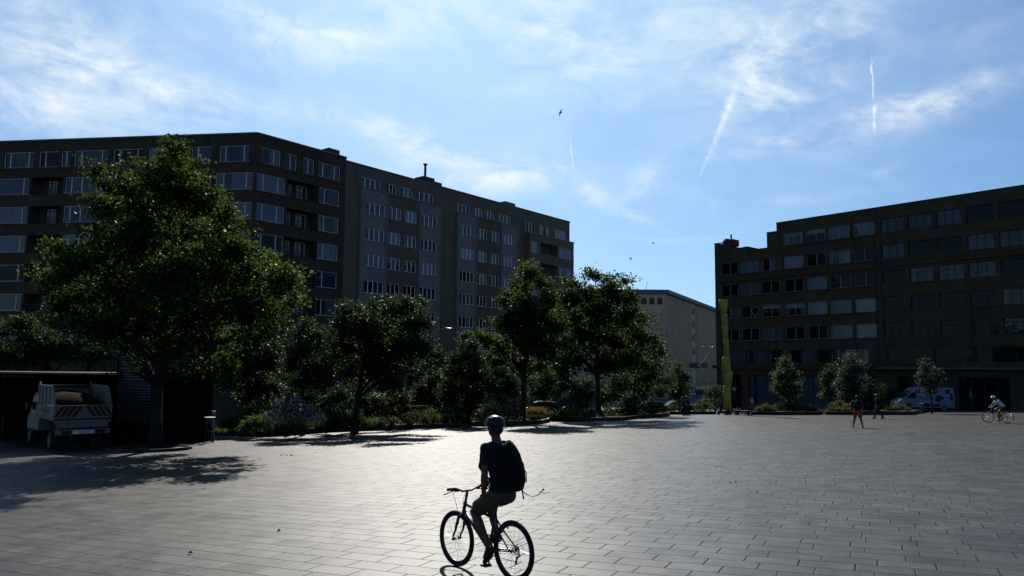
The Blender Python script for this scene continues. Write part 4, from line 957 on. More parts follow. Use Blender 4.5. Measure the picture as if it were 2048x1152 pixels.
# round tree ring round the big tree and the bench-like ring at the middle tree
for px, Y, rr_, lab in ((320, 30.5, 1.35, 'round dark metal tree ring on the paving round the big left tree trunk'), (1207, 57.2, 1.25, 'flat dark tree ring on the paving behind the person in shorts')):
    p = foot(px, Y); mb = MB()
    n0 = 0; seg = 48
    for r0, r1, z0, z1 in ((rr_, rr_, 0, .12), (rr_, rr_ - .1, .12, .12), (rr_ - .1, rr_ - .1, .12, .05), (rr_ - .1, .3, .05, .05)):
        b0 = len(mb.v)
        for k in range(seg):
            a = 2 * math.pi * k / seg
            for r_, z_ in ((r0, z0), (r1, z1)):
                x, y = r_ * math.cos(a), r_ * math.sin(a); mb.v.append((x, y, z_ + gz(p.x + x, p.y + y) - p.z))
        for k in range(seg):
            j = (k + 1) % seg; mb.f.append((b0 + 2 * k, b0 + 2 * j, b0 + 2 * j + 1, b0 + 2 * k + 1)); mb.mi.append(0); mb.sm.append(False)
    tag(mb.build('tree_ring', M['kerb'], loc=p), lab, 'tree ring')
# ================================================================ bicycles
M['tyre'] = mat('bicycle tyre', (.010, .010, .010), .7, 0, .3, 30)
M['bike_frame'] = mat('dark bicycle paint', (.02, .022, .026), .28, .4, .2, coat=.4)
M['skin'] = mat('skin', (.095, .047, .030), .55, 0, .08, 6)
M['navy'] = mat('navy shirt cloth', (.012, .014, .021), .85, 0, .2, 8, .08, .4)
M['khaki'] = mat('khaki shorts cloth', (.060, .051, .036), .85, 0, .15, 8, .08, .4)
M['pack'] = mat('black backpack nylon', (.006, .006, .007), .7, 0, .3, 12, .08, .4)
M['helmet'] = mat('black helmet shell', (.008, .008, .009), .3, 0, .2, coat=.15)
M['shoe'] = mat('dark shoe', (.012, .012, .013), .6, 0, .2)
M['hair'] = mat('dark hair', (.015, .010, .007), .6, 0, .3, 40)
def make_wheel(root, x, R=.335, tw=.024, spokes=32):
    wl = empty('wheel', (x, 0, R)); wl.parent = root; N = 56
    c = lambda r, y=0: [(r * math.cos(2 * math.pi * i / N), y, r * math.sin(2 * math.pi * i / N)) for i in range(N)]
    MB().tube(c(R - tw), tw, 10, closed=True, up=(0, 1, 0)).build('tyre', M['tyre'], wl)
    MB().tube(c(R - 2 * tw - .010), [(.011, .013)] * N, 8, closed=True, up=(0, 1, 0)).build('rim', M['alu_dark'], wl)
    b = MB()
    for i in range(spokes):
        a = 2 * math.pi * i / spokes; sgn = 1 if i % 2 else -1; a2 = a + (.9 if (i // 2) % 2 else -.9)
        b.tube([(.022 * math.cos(a2), sgn * .03, .022 * math.sin(a2)), ((R - 2 * tw - .012) * math.cos(a), 0, (R - 2 * tw - .012) * math.sin(a))], .0013, 4, cap=False)
    b.build('spokes', M['steel'], wl)
    MB().tube([(0, -.05, 0), (0, -.036, 0), (0, -.034, 0), (0, .034, 0), (0, .036, 0), (0, .05, 0)], [.012, .024, .014, .014, .024, .012], 12).build('hub', M['alu_dark'], wl)
    return wl
M['alu_dark'] = mat('dark anodised alloy', (.05, .05, .052), .35, .8, .2)
def make_bike(label, loc, heading, cat='bicycle', R=.335, tw=.024, bar='flat', pedal_a=-128, slope=0, group=None, wb=1.05):
    root = empty('bicycle', loc, heading, label, cat, group); root.rotation_euler = (0, -slope, heading)
    make_wheel(root, 0, R, tw); make_wheel(root, wb, R, tw)
    BB = Vector((.43, 0, .285)); ST = Vector((.305, 0, .70)); HT = Vector((.865, 0, .79)); HB = Vector((.905, 0, .665)); RH = Vector((0, 0, R)); FH = Vector((wb, 0, R))
    b = MB(); b.tube([BB, ST], .016, 10); b.tube([HB + Vector((-.01, 0, .02)), BB], [.021, .022], 12); b.tube([HT - Vector((0, 0, .03)), ST + Vector((.01, 0, -.05))], .017, 10); b.tube([HT, HB], .022, 12)
    for y in (-1, 1):
        b.tube([ST + Vector((0, y * .012, -.05)), Vector((.19, y * .04, R + .17)), RH + Vector((0, y * .062, 0))], [.010, .009, .008], 8); b.tube([BB + Vector((0, y * .03, 0)), Vector((.2, y * .05, R - .02)), RH + Vector((0, y * .062, 0))], [.011, .009, .008], 8)
        b.tube([Vector((.165, y * .04, .60)), Vector((.14, y * .048, .55))], .009, 6)
    b.tube([Vector((.19, -.045, R + .18)), Vector((.19, .045, R + .18))], .009, 6); b.tube([BB - Vector((0, .04, 0)), BB + Vector((0, .04, 0))], .024, 12)
    b.build('frame', M['bike_frame'], root)
    b = MB(); cr = HB + Vector((.015, 0, -.045)); b.tube([HB, cr], .02, 10); b.tube([cr + Vector((0, -.06, 0)), cr + Vector((0, .06, 0))], .020, 10)
    for y in (-1, 1):
        b.tube([cr + Vector((0, y * .056, .01)), Vector((.965, y * .06, .52)), Vector((1.0, y * .06, .43))], [.019, .018, .013], 10); b.tube([Vector((.99, y * .06, .45)), FH + Vector((-.006, y * .058, .03)), FH + Vector((0, y * .058, -.015))], [.013, .012, .010], 8)
        b.tube([cr + Vector((.02, y * .045, -.02)), cr + Vector((.045, y * .04, -.10))], .010, 6)
    b.tube([FH - Vector((0, .075, 0)), FH + Vector((0, .075, 0))], .008, 8)
    b.build('fork', M['bike_frame'], root)
    SP = BB + (ST - BB).normalized() * .535
    b = MB(); b.tube([ST, SP], .0135, 10); b.build('seat_post', M['alu_dark'], root)
    b = MB(); n0 = len(b.v); sx, sz = SP.x, SP.z + .035
    b.tube([(sx - .15, 0, sz), (sx - .13, 0, sz + .008), (sx - .06, 0, sz), (sx + .02, 0, sz - .006), (sx + .1, 0, sz - .006), (sx + .135, 0, sz - .018)], [(.03, .012), (.072, .024), (.066, .026), (.036, .024), (.022, .020), (.010, .008)], 14, up=(0, 0, 1))
    sd = b.build('saddle', M['black'], root)
    b = MB()
    for y in (-.02, .02): b.tube([(sx - .11, y, sz - .012), (sx - .06, y, sz - .035), (sx + .02, y, sz - .035), (sx + .08, y, sz - .012)], .0035, 6)
    b.build('saddle_rails', M['steel'], sd)
    top = HT + (HT - HB).normalized() * .07
    b = MB(); b.tube([HT, top + Vector((-.004, 0, .02))], .016, 10); clamp = Vector((.835, 0, .925)); b.tube([top, (top + clamp) / 2 + Vector((-.01, 0, .01)), clamp], [.018, .015, .017], 10); b.build('stem', M['alu_dark'], root)
    if bar == 'flat':
        pts = [(clamp.x - .03, -.31, clamp.z + .045), (clamp.x - .015, -.17, clamp.z + .04), (clamp.x, -.07, clamp.z), (clamp.x, .07, clamp.z), (clamp.x - .015, .17, clamp.z + .04), (clamp.x - .03, .31, clamp.z + .045)]
    else:
        pts = [(clamp.x, -.2, clamp.z), (clamp.x, 0, clamp.z), (clamp.x, .2, clamp.z)]
    hb = MB().tube(pts, .0125, 10).build('handlebar', M['metal'], root)
    if bar == 'drop':
        b = MB()
        for y in (-.2, .2): b.tube([(clamp.x, y, clamp.z), (clamp.x + .08, y, clamp.z - .005), (clamp.x + .10, y, clamp.z - .05), (clamp.x + .07, y, clamp.z - .12), (clamp.x - .02, y, clamp.z - .13)], .013, 8)
        b.build('drops', M['black'], hb)
    else:
        for y in (-1, 1):
            MB().tube([(clamp.x - .031, y * .318, clamp.z + .045), (clamp.x - .017, y * .19, clamp.z + .041)], .0175, 10).build('grip', M['rubber'], hb)
            q = MB(); q.tube([(clamp.x - .012, y * .165, clamp.z + .038), (clamp.x + .02, y * .17, clamp.z + .025), (clamp.x + .045, y * .23, clamp.z + .0), (clamp.x + .04, y * .325, clamp.z - .02)], [.012, .011, .006, .006], 8); q.box((clamp.x - .03, y * .165 - .02, clamp.z + .005), (clamp.x + .01, y * .165 + .02, clamp.z + .04)); q.build('brake_lever', M['metal'], hb)
        q = MB(); q.tube([(clamp.x + .03, .165, clamp.z + .02), (clamp.x + .12, .12, clamp.z - .04), (clamp.x + .12, .07, clamp.z - .17), (cr.x + .02, .05, cr.z - .02)], .003, 6); q.tube([(clamp.x + .03, -.165, clamp.z + .02), (clamp.x + .12, -.08, clamp.z - .03), (clamp.x + .08, .0, clamp.z - .12), (HB.x - .04, .025, HB.z)], .003, 6); q.build('cables', M['black'], hb)
    a = math.radians(pedal_a); dv = Vector((math.cos(a), 0, math.sin(a))) * .17
    b = MB()
    N = 36
    b.tube([(BB.x + .075 * math.cos(2 * math.pi * i / N), -.05, BB.z + .075 * math.sin(2 * math.pi * i / N)) for i in range(N)], [(.0025, .012)] * N, 6, closed=True, up=(0, 1, 0))
    for i in range(5): t = i * 2 * math.pi / 5; b.tube([BB + Vector((0, -.05, 0)), BB + Vector((.07 * math.cos(t), -.05, .07 * math.sin(t)))], .007, 6)
    b.tube([BB + Vector((0, .055, 0)), BB + dv + Vector((0, .075, 0))], [.014, .010], 8); b.tube([BB + Vector((0, -.06, 0)), BB - dv + Vector((0, -.075, 0))], [.014, .010], 8)
    cs_ = b.build('crankset', M['alu_dark'], root)
    for sgn in (1, -1):
        P = BB + dv * sgn + Vector((0, sgn * .13, 0)); q = MB(); q.box((P.x - .05, P.y - .045, P.z - .012), (P.x + .05, P.y + .045, P.z + .012)); q.tube([P - Vector((0, sgn * .055, 0)), P], .007, 6); q.build('pedal', M['black'], cs_)
    b = MB(); b.tube([(BB.x, -.05, BB.z + .075), (0, -.045, R + .045)], .004, 5); b.tube([(BB.x, -.05, BB.z - .075), (.03, -.045, R - .13), (.0, -.045, R - .12), (-.01, -.045, R - .09)], .004, 5)
    for r_ in (.045, .055, .035): b.tube([(r_ * math.cos(t * math.pi / 10), -.045 + r_ * .1, R + r_ * math.sin(t * math.pi / 10)) for t in range(20)], .003, 5, closed=True, up=(0, 1, 0))
    b.build('chain', M['alu_dark'], root)
    b = MB(); b.tube([(0, -.07, R - .02), (-.03, -.065, R - .06), (.0, -.05, R - .09), (.02, -.05, R - .145)], [.012, .014, .010, .012], 8); b.ball((.02, -.05, R - .145), (.02, .006, .02)); b.ball((-.005, -.05, R - .085), (.018, .006, .018)); b.tube([(-.04, -.06, R - .07), (-.09, -.06, R - .03), (-.10, -.06, R + .03), (-.05, -.06, R + .075), (.03, -.06, R + .05)], .0028, 6); b.build('derailleur', M['metal'], root)
    return root

# ================================================================ people
def remesh(mb, voxel, mats, name, parent, smooth=3, extra=None, factor=.5):
    me = mb.mesh('tmp', mats); ob = bpy.data.objects.new('tmp', me); COL.objects.link(ob)
    m = ob.modifiers.new('r', 'REMESH'); m.mode = 'VOXEL'; m.voxel_size = voxel; m.use_smooth_shade = True
    if smooth: q = ob.modifiers.new('s', 'SMOOTH'); q.iterations = smooth; q.factor = factor
    dg = bpy.context.evaluated_depsgraph_get(); dg.update(); m2 = bpy.data.meshes.new_from_object(ob.evaluated_get(dg))
    bpy.data.objects.remove(ob); bpy.data.meshes.remove(me)
    if extra:
        import bmesh
        bm = bmesh.new(); bm.from_mesh(m2); t = extra.mesh('e', mats); bm.from_mesh(t); bm.to_mesh(m2); bm.free(); bpy.data.meshes.remove(t)
    m2.materials.clear(); [m2.materials.append(x) for x in (mats if isinstance(mats, (list, tuple)) else [mats])]
    m2.polygons.foreach_set('use_smooth', [True] * len(m2.polygons)); m2.name = name
    return link(name, m2, parent)
def V3(*a): return Vector(a)
def hand(mb, ex, wr, d, nrm, thumb, curl=.5):
    """wr wrist, d finger direction, nrm = palm side direction, thumb = direction towards the thumb side"""
    d = d.normalized(); thumb = (thumb - d * thumb.dot(d)).normalized(); nrm = d.cross(thumb) * (1 if d.cross(thumb).dot(nrm) > 0 else -1)
    mb.tube([wr - d * .02, wr + d * .02, wr + d * .055, wr + d * .092], [(.024, .018), (.032, .017), (.039, .015), (.038, .012)], 12, up=nrm)
    for i, (off, ln) in enumerate(((.029, .072), (.010, .080), (-.010, .075), (-.028, .058))):
        p = wr + d * (.086 - abs(off) * .15) + thumb * off; pts = [p]; a = .12 + curl * .35; dd = d
        for k in range(3):
            dd = (d * math.cos(a) + nrm * math.sin(a)).normalized(); p = p + dd * ln * (.45, .32, .25)[k]; pts.append(p); a += curl * .9
        ex.tube(pts, [.0095, .009, .008, .006], 8)
    p = wr + d * .022 + thumb * .026; pts = [p, p + (d * .5 + thumb * .75 + nrm * .25).normalized() * .038]; pts.append(pts[-1] + (d * .8 + thumb * .3 + nrm * .35).normalized() * .032); pts.append(pts[-1] + (d * .9 + nrm * .3).normalized() * .022)
    ex.tube(pts, [.013, .012, .0105, .007], 8)
def person(label, loc, heading, J, mats, voxel=.009, sleeves='short', legs='shorts', helmet=None, cap=None, hair=True, slope=0, group=None, female=False, curlL=.4, curlR=.4, straps=None):
    """J: joints in the person's own frame, x forward, y left, z up"""
    root = empty('person', loc, heading, label, 'person', group); root.rotation_euler = (0, -slope, heading)
    g = {k: Vector(v) for k, v in J.items()}; fwd = g.get('fwd', V3(1, 0, 0)); k = .93 if female else 1
    b = MB(); ex = MB()
    pel, wai, che, sho, nec, hd = g['pelvis'], g['waist'], g['chest'], g['shoulders'], g['neck'], g['head']
    lean = (sho - pel).normalized(); f2 = (fwd - lean * fwd.dot(lean)).normalized()
    b.tube([pel - lean * .10, pel, wai, che, sho - lean * .03, sho + lean * .03], [(.11, .08), (.165, .118), (.138 * k, .10), (.165 * k, .118), (.165 * k, .10), (.08, .06)], 20, up=f2)
    fd = Vector(J.get('face', (1, 0, 0))).normalized(); upv = (hd - nec).normalized().lerp(V3(0, 0, 1), .6).normalized(); fd = (fd - upv * fd.dot(upv)).normalized(); lt = upv.cross(fd)
    b.tube([sho + lean * .0, nec, hd - upv * .05], [.075, .056 * k, .054 * k], 14)
    HM = Matrix((fd, lt, upv)).transposed().to_4x4(); HM.translation = hd
    n0 = len(b.v)
    b.ball((-.006, 0, .022), (.095, .076, .094), 18, 12); b.ball((.024, 0, -.035), (.066, .058, .074), 16, 10); b.ball((.050, 0, -.082), (.030, .030, .022), 10, 8)
    b.tube([(.082, 0, .018), (.098, 0, -.008), (.104, 0, -.022), (.088, 0, -.032)], [.008, .010, .014, .010], 8); b.tube([(.082, -.035, .030), (.090, 0, .034), (.082, .035, .030)], .010, 8); b.tube([(.084, -.022, -.052), (.091, 0, -.05), (.084, .022, -.052)], [.005, .008, .005], 8)
    b.xf(HM, n0)
    for s in (-1, 1):
        n1 = len(ex.v); ex.tube([(-.002, s * .073, -.028), (-.012, s * .083, -.008), (-.010, s * .086, .014), (.004, s * .080, .02)], [.007, .010, .011, .006], 8); ex.xf(HM, n1)
    for s, K in ((1, 'L'), (-1, 'R')):
        sh, el, wr = g['sh' + K], g['el' + K], g['wr' + K]; hip, kn, an, toe = g['hip' + K], g['kn' + K], g['an' + K], g['toe' + K]
        b.tube([sho + (sh - sho) * .45, sh, sh.lerp(el, .3), sh.lerp(el, .75), el, el.lerp(wr, .3), el.lerp(wr, .75), wr], [.070 * k, .060 * k, .052 * k, .044 * k, .040 * k, .043 * k, .032, .025], 14); b.ball(sh, .058 * k)
        hdn = g.get('hd' + K, (wr - el).normalized()); hand(b, ex, wr, hdn, g.get('hn' + K, V3(0, -s, 0)), g.get('ht' + K, V3(1, 0, 0)), curlL if s > 0 else curlR)
        b.tube([pel + (hip - pel) * .6, hip, hip.lerp(kn, .35), hip.lerp(kn, .8), kn, kn.lerp(an, .3), kn.lerp(an, .65), kn.lerp(an, .92), an], [.09, .092, .085, .062, .056, .058, .047, .034, .034], 16)
        td = (toe - an); sole = an + V3(0, 0, -.05); b.tube([an, an.lerp(toe, .5), toe], [.034, .03, .022], 10)
    body = remesh(b, voxel, mats['skin'], 'body', root, 3, ex)
    # eyes
    for s in (-1, 1):
        e = MB(); e.ball((.084, s * .030, .012), (.008, .012, .008), 8, 6); e.xf(HM); e.build('eye', M['black'], root)
    if hair:
        h = MB(); n1 = 0; h.ball((-.016, 0, .032), (.098, .084, .092), 18, 12); h.ball((-.045, 0, -.02), (.062, .074, .07), 14, 10)
        if female: h.tube([(-.07, 0, 0), (-.085, 0, -.08), (-.08, 0, -.17)], [(.07, .045), (.075, .04), (.05, .02)], 12)
        h.xf(HM); remesh(h, .01, mats.get('hair', M['hair']), 'hair', root, 2)
    if sleeves:
        c = MB(); c.tube([pel + lean * .02, wai, che, sho - lean * .03, sho + lean * .035], [(.178, .132), (.160 * k, .122), (.180 * k, .134), (.180 * k, .116), (.09, .07)], 20, up=f2)
        for K in 'LR':
            sh, el, wr = g['sh' + K], g['el' + K], g['wr' + K]; c.ball(sh, .069 * k)
            if sleeves == 'short': c.tube([sho + (sh - sho) * .4, sh, sh.lerp(el, .45), sh.lerp(el, .68)], [.078, .071, .066, .068], 14)
            elif sleeves == 'long': c.tube([sho + (sh - sho) * .4, sh, sh.lerp(el, .5), el, el.lerp(wr, .5), el.lerp(wr, .95)], [.078, .071, .060, .053, .048, .038], 14)
            else: c.tube([sho + (sh - sho) * .4, sh], [.074, .06], 14)
        remesh(c, .011, mats['top'], 'shirt', root, 3)
    c = MB(); c.tube([pel - lean * .09, pel - lean * .02, pel + lean * .09], [(.13, .10), (.178, .132), (.165, .124)], 20, up=f2)
    e_ = {'shorts': .72, 'tight': .62, 'trousers': 1.0}[legs]
    for K in 'LR':
        hip, kn, an = g['hip' + K], g['kn' + K], g['an' + K]
        if legs == 'trousers': c.tube([pel + (hip - pel) * .5, hip, hip.lerp(kn, .5), kn, kn.lerp(an, .5), kn.lerp(an, .95)], [.10, .105, .09, .075, .07, .066], 16)
        elif legs == 'tight': c.tube([pel + (hip - pel) * .5, hip, hip.lerp(kn, .35), hip.lerp(kn, e_)], [.098, .099, .092, .076], 16)
        else: c.tube([pel + (hip - pel) * .5, hip, hip.lerp(kn, .4), hip.lerp(kn, e_ + .1)], [.10, .107, .104, .098], 16)
    remesh(c, .011, mats['bottom'], 'trousers' if legs == 'trousers' else 'shorts', root, 3)
    for K in 'LR':
        an, toe = g['an' + K], g['toe' + K]; d = (toe - an); d = d.normalized(); dn = g.get('sole' + K, V3(0, 0, -1)); dn = (dn - d * dn.dot(d)).normalized()
        c = MB(); heel = an - d * .055 + dn * .045; c.tube([an - dn * .01 - d * .01, an + dn * .03, an + dn * .05], [.042, .046, .042], 12)
        c.tube([heel, an + dn * .05, an + dn * .055 + d * .08, toe + dn * .035, toe + d * .045 + dn * .035], [(.030, .030), (.040, .036), (.044, .032), (.046, .026), (.026, .016)], 14, up=dn)
        remesh(c, .009, mats['shoe'], 'shoe', root, 2)
    if helmet:
        c = MB(); n1 = 0
        c.ball((.0, 0, .060), (.135, .100, .085), 22, 12); c.ball((-.05, 0, .035), (.088, .092, .075), 16, 10)
        c.tube([(.13, -.05, .062), (.155, 0, .062), (.13, .05, .062)], [.01, .012, .01], 8)
        c.v = [(x, y, max(z, .008 + .10 * max(0, x))) for x, y, z in c.v]; c.xf(HM)
        h = remesh(c, .008, mats['helmet'], 'helmet', root, 3)
        v = MB()
        for i in range(-2, 3):      # vents
            y = i * .032; v.tube([(.085, y, .115 - abs(i) * .012), (.0, y * 1.15, .143 - abs(i) * .013), (-.085, y, .118 - abs(i) * .012)], [(.004, .004), (.007, .006), (.004, .004)], 8)
        v.xf(HM); v.build('vents', M['black'], h)
        v = MB()
        for s in (-1, 1): v.tube([(.03, s * .082, .03), (.022, s * .076, -.03), (.035, s * .045, -.09), (.045, 0, -.105)], .005, 6)
        v.tube([(-.09, -.03, .0), (-.095, .03, .0)], .012, 6); v.xf(HM); v.build('chin_strap', M['black'], h)
    if cap:
        c = MB(); c.ball((-.01, 0, .045), (.105, .088, .075), 18, 10); c.v = [(x, y, max(z, .03)) for x, y, z in c.v]; c.box((.06, -.06, .035), (.165, .06, .045)); c.xf(HM); remesh(c, .008, mats['cap'], 'cap', root, 2)
    return root
def backpack(label, loc, heading, slope, c, w_, h, d, m, tails=False, lean=0.0):
    """c: centre of the pack in the wearer's frame"""
    root = empty('backpack', loc, heading, label, 'backpack'); root.rotation_euler = (0, -slope, heading)
    b = MB(); cx, cy, cz = c
    L = lambda z: cx + lean * (z - cz)
    zz = [-.5, -.46, -.3, 0, .25, .42, .5]; ra = [.26, .42, .5, .5, .42, .27, .12]; rb = [.22, .42, .58, .54, .40, .24, .10]
    b.tube([(L(cz + q * h), cy, cz + q * h) for q in zz], [(w_ * a, d * r) for a, r in zip(ra, rb)], 24, up=(1, 0, 0))
    b.tube([(L(cz + q * h) - d * .42, cy, cz + q * h) for q in (-.36, -.3, -.1, .08, .14)], [(w_ * .2, d * .05), (w_ * .36, d * .16), (w_ * .36, d * .2), (w_ * .33, d * .15), (w_ * .2, d * .05)], 16, up=(1, 0, 0))
    for s in (-1, 1): b.tube([(L(cz + q * h), cy + s * w_ * .47, cz + q * h) for q in (-.34, -.28, -.12, -.05)], [(.02, .02), (.035, .045), (.032, .042), (.02, .03)], 12, up=(1, 0, 0))
    remesh(b, .012, m, 'bag', root, 2)
    q = MB()
    for s in (-1, 1):
        y = s * w_ * .30; f = cx + d * .5
        q.tube([(f - .03, y, cz + h * .42), (f + .06, y * 1.1, cz + h * .45), (f + .17, y * 1.2, cz + h * .40), (f + .27, y * 1.35, cz + h * .22), (f + .25, y * 1.6, cz - h * .02), (f + .12, y * 1.75, cz - h * .2), (f - .02, y * 1.5, cz - h * .36)], [(.026, .006)] * 7, 8, up=(0, 0, 1))
    q.build('shoulder_straps', m, root)
    q = MB()
    for z in (-.02, -.2): 
        q.tube([(L(cz) + d * .1, cy + w_ * .5, cz + z * h), (L(cz) - d * .3, cy + w_ * .44, cz + z * h - .02), (L(cz) - d * .62, cy, cz + z * h - .03), (L(cz) - d * .3, cy - w_ * .44, cz + z * h - .02)], [(.009, .004)] * 4, 6)
    q.build('compression_straps', M['black'], root)
    q = MB(); q.tube([(cx + .02, -.02, cz + h * .47), (cx + .03, -.02, cz + h * .53), (cx + .03, .02, cz + h * .53), (cx + .02, .02, cz + h * .47)], .006, 6); q.build('grab_handle', M['black'], root)
    if tails:
        q = MB(); x0 = L(cz) - d * .45
        def T(pts, r=.006): q.tube(pts, [(r * 1.6, r * .5)] * len(pts), 6)
        T([(x0 + .05, -.12, cz - h * .03), (x0 + .015, -.15, cz - h * .12), (x0 + .02, -.155, cz - h * .33)], .009)
        T([(x0 + .08, -.12, cz - h * .47), (x0 + .02, -.14, cz - h * .55), (x0 - .06, -.16, cz - h * .60), (x0 - .13, -.19, cz - h * .56), (x0 - .18, -.22, cz - h * .45)], .009)
        T([(x0 - .15, -.2, cz - h * .50), (x0 - .22, -.22, cz - h * .51), (x0 - .27, -.24, cz - h * .49)], .006)
        T([(x0 + .06, -.12, cz - h * .44), (x0 + .05, -.13, cz - h * .64)], .007); T([(x0 + .18, -.1, cz - h * .46), (x0 + .18, -.1, cz - h * .58)], .006)
        q.tube([(x0 + .05, -.13, cz - h * .62), (x0 + .05, -.13, cz - h * .66)], .011, 6); q.tube([(x0 - .18, -.22, cz - h * .46), (x0 - .19, -.222, cz - h * .44)], .012, 6)
        q.build('loose_straps', M['black'], root)
    return root
# ---- main cyclist ------------------------------------------------
g0, g1 = gnd(1028, 1163), gnd(915, 1133); hv = (g1 - g0); HD = math.atan2(hv.y, hv.x); SLP = math.atan2(hv.z, math.hypot(hv.x, hv.y))
g0 = Vector((g0.x, g0.y, g0.z))
make_bike('dark mountain bicycle ridden by the cyclist in the foreground', g0, HD, slope=SLP, pedal_a=-125)
MC = {'skin': M['skin'], 'top': M['navy'], 'bottom': M['khaki'], 'shoe': M['shoe'], 'helmet': M['helmet']}
J = dict(pelvis=(.18, 0, .95), waist=(.17, 0, 1.12), chest=(.21, 0, 1.32), shoulders=(.25, 0, 1.475), neck=(.275, 0, 1.565), head=(.295, 0, 1.70), face=(1, .12, -.05),
         shL=(.255, .180, 1.47), elL=(.235, .215, 1.20), wrL=(.265, .21, .955), hdL=(.35, -.12, -1), hnL=(-.1, -1, -.1), htL=(1, 0, .3),
         shR=(.27, -.195, 1.47), elR=(.47, -.27, 1.25), wrR=(.715, -.27, 1.03), hdR=(.75, 0, -.55), hnR=(-.3, 0, -1), htR=(0, 1, 0),
         hipL=(.18, .09, .93), knL=(.52, .145, .735), anL=(.285, .125, .335), toeL=(.37, .125, .215), soleL=(-.55, 0, -.8),
         hipR=(.18, -.09, .93), knR=(.56, -.125, .83), anR=(.43, -.125, .43), toeR=(.55, -.125, .40))
person('foreground cyclist seen from behind in helmet, navy shirt and khaki shorts', g0, HD, J, MC, voxel=.007, helmet=True, slope=SLP, curlL=.5, curlR=1.1)
backpack('large black backpack with dangling straps on the foreground cyclist', g0, HD, SLP, (.02, 0, 1.262), .32, .56, .245, M['pack'], True, lean=.12)
# ---- other people -----------------------------------------------
def walk(stride=.32, spread=.1, armf=.15, lean=0.02, kneeb=.04, sc=1.0, arms='swing', asym=1):
    s = stride * asym
    J = dict(pelvis=(0, 0, .93), waist=(lean, 0, 1.10), chest=(lean * 2, 0, 1.29), shoulders=(lean * 2.2, 0, 1.44), neck=(lean * 2.8, 0, 1.52), head=(lean * 3.4, 0, 1.645), face=(1, 0, -.05),
             hipL=(0, .09, .91), knL=(s * .5 + kneeb, .09 + spread * .4, .49), anL=(s * .9 - .03, .09 + spread, .10), toeL=(s * .9 + .13, .10 + spread, .055),
             hipR=(0, -.09, .91), knR=(-s * .35 + kneeb, -.09 - spread * .4, .49), anR=(-s * .9 - .03, -.09 - spread, .11), toeR=(-s * .9 + .12, -.10 - spread, .055))
    if arms == 'swing': J.update(shL=(lean * 2, .19, 1.42), elL=(-armf * .4, .25, 1.16), wrL=(-armf * .2, .27, .92), shR=(lean * 2, -.19, 1.42), elR=(armf * .3, -.25, 1.16), wrR=(armf * 1.2, -.27, .94))
    if arms == 'hip': J.update(shL=(lean * 2, .19, 1.42), elL=(-.12, .36, 1.22), wrL=(.10, .30, 1.08), shR=(lean * 2, -.19, 1.42), elR=(-.02, -.26, 1.16), wrR=(.06, -.28, .92))
    if arms == 'front': J.update(shL=(lean * 2, .19, 1.42), elL=(-.03, .25, 1.16), wrL=(.20, .18, 1.06), shR=(lean * 2, -.19, 1.42), elR=(-.03, -.25, 1.16), wrR=(.20, -.10, 1.06))
    return {k: (tuple(q * sc for q in v) if k != 'face' else v) for k, v in J.items()}
def standat(px, Y): p = foot(px, Y); return p
red = mat('red shorts cloth', (.26, .035, .016), .85, 0, .15, 8); blk = mat('black clothing', (.012, .012, .013), .85, 0, .2, 8); wht = mat('white clothing', (.45, .46, .52), .85, 0, .08, 8)
pinkish = mat('dusky pink top', (.10, .045, .055), .85, 0, .15, 8); grey = mat('grey clothing', (.06, .06, .065), .85, 0, .15, 8); lil = mat('pale lilac cloth', (.30, .33, .48), .85, 0, .1, 8)
capm = mat('pale cap', (.35, .34, .30), .7)
p = gnd(1716, 855.5); hA = math.radians(62)
person('person in black top and red shorts striding with feet wide apart', p, hA, walk(.16, .16, .12, .02, .02, 1.0, 'hip'), {'skin': M['skin'], 'top': blk, 'bottom': red, 'shoe': M['shoe']}, voxel=.01)
backpack('black backpack on the striding walker in red shorts', p, hA, 0, (-.20, 0, 1.24), .32, .48, .20, M['pack'])
p = gnd(1757, 837.5)
person('pedestrian in all black with a pale cap, walking left of the white van', p, math.radians(155), walk(.3, .03, .1, .03), {'skin': M['skin'], 'top': blk, 'bottom': blk, 'shoe': M['shoe'], 'cap': capm}, voxel=.011, sleeves='long', legs='trousers', cap=True)
p = gnd(1501, 830.5); hB = math.radians(100)
person('person in red shorts and dark top standing beside the dark bench', p, hB, walk(.05, .01, .05, .0), {'skin': M['skin'], 'top': grey, 'bottom': red, 'shoe': M['shoe']}, voxel=.011)
backpack('pale white-blue backpack on the person beside the dark bench', p, hB, 0, (-.19, -.06, 1.26), .24, .36, .15, lil)
p = gnd(1185, 847.5)
person('bare-legged person in pink top before the middle plane trees', p, math.radians(-80), walk(.08, .10, .05, .0, arms='front'), {'skin': M['skin'], 'top': pinkish, 'bottom': blk, 'shoe': M['shoe']}, voxel=.011, sleeves='none', legs='tight', female=True)
b = MB(); b.tube([(-.1, -.15, 1.0), (.14, -.08, 1.06), (.17, .06, .96), (.12, .16, .90)], [(.03, .05), (.05, .07), (.05, .08), (.02, .04)], 10)
o = b.build('waist_cloth', lil, loc=p, rot=(0, 0, math.radians(-80))); tag(o, 'pale blue cloth held at the waist of the bare-legged person', 'cloth')
p = gnd(1377, 829.6)
person('person in dark clothes and pale cap pushing a trolley far away', p, math.radians(175), walk(.12, .02, .1, .05, arms='front'), {'skin': M['skin'], 'top': blk, 'bottom': blk, 'shoe': M['shoe'], 'cap': capm}, voxel=.013, sleeves='long', legs='trousers', cap=True)
p = gnd(1369.5, 829.4)
person('shorter person with white hat bending beside the trolley pusher', p, math.radians(120), walk(.06, .02, .1, .10, sc=.93, arms='front'), {'skin': M['skin'], 'top': grey, 'bottom': blk, 'shoe': M['shoe'], 'cap': capm}, voxel=.013, sleeves='long', legs='trousers', cap=True)
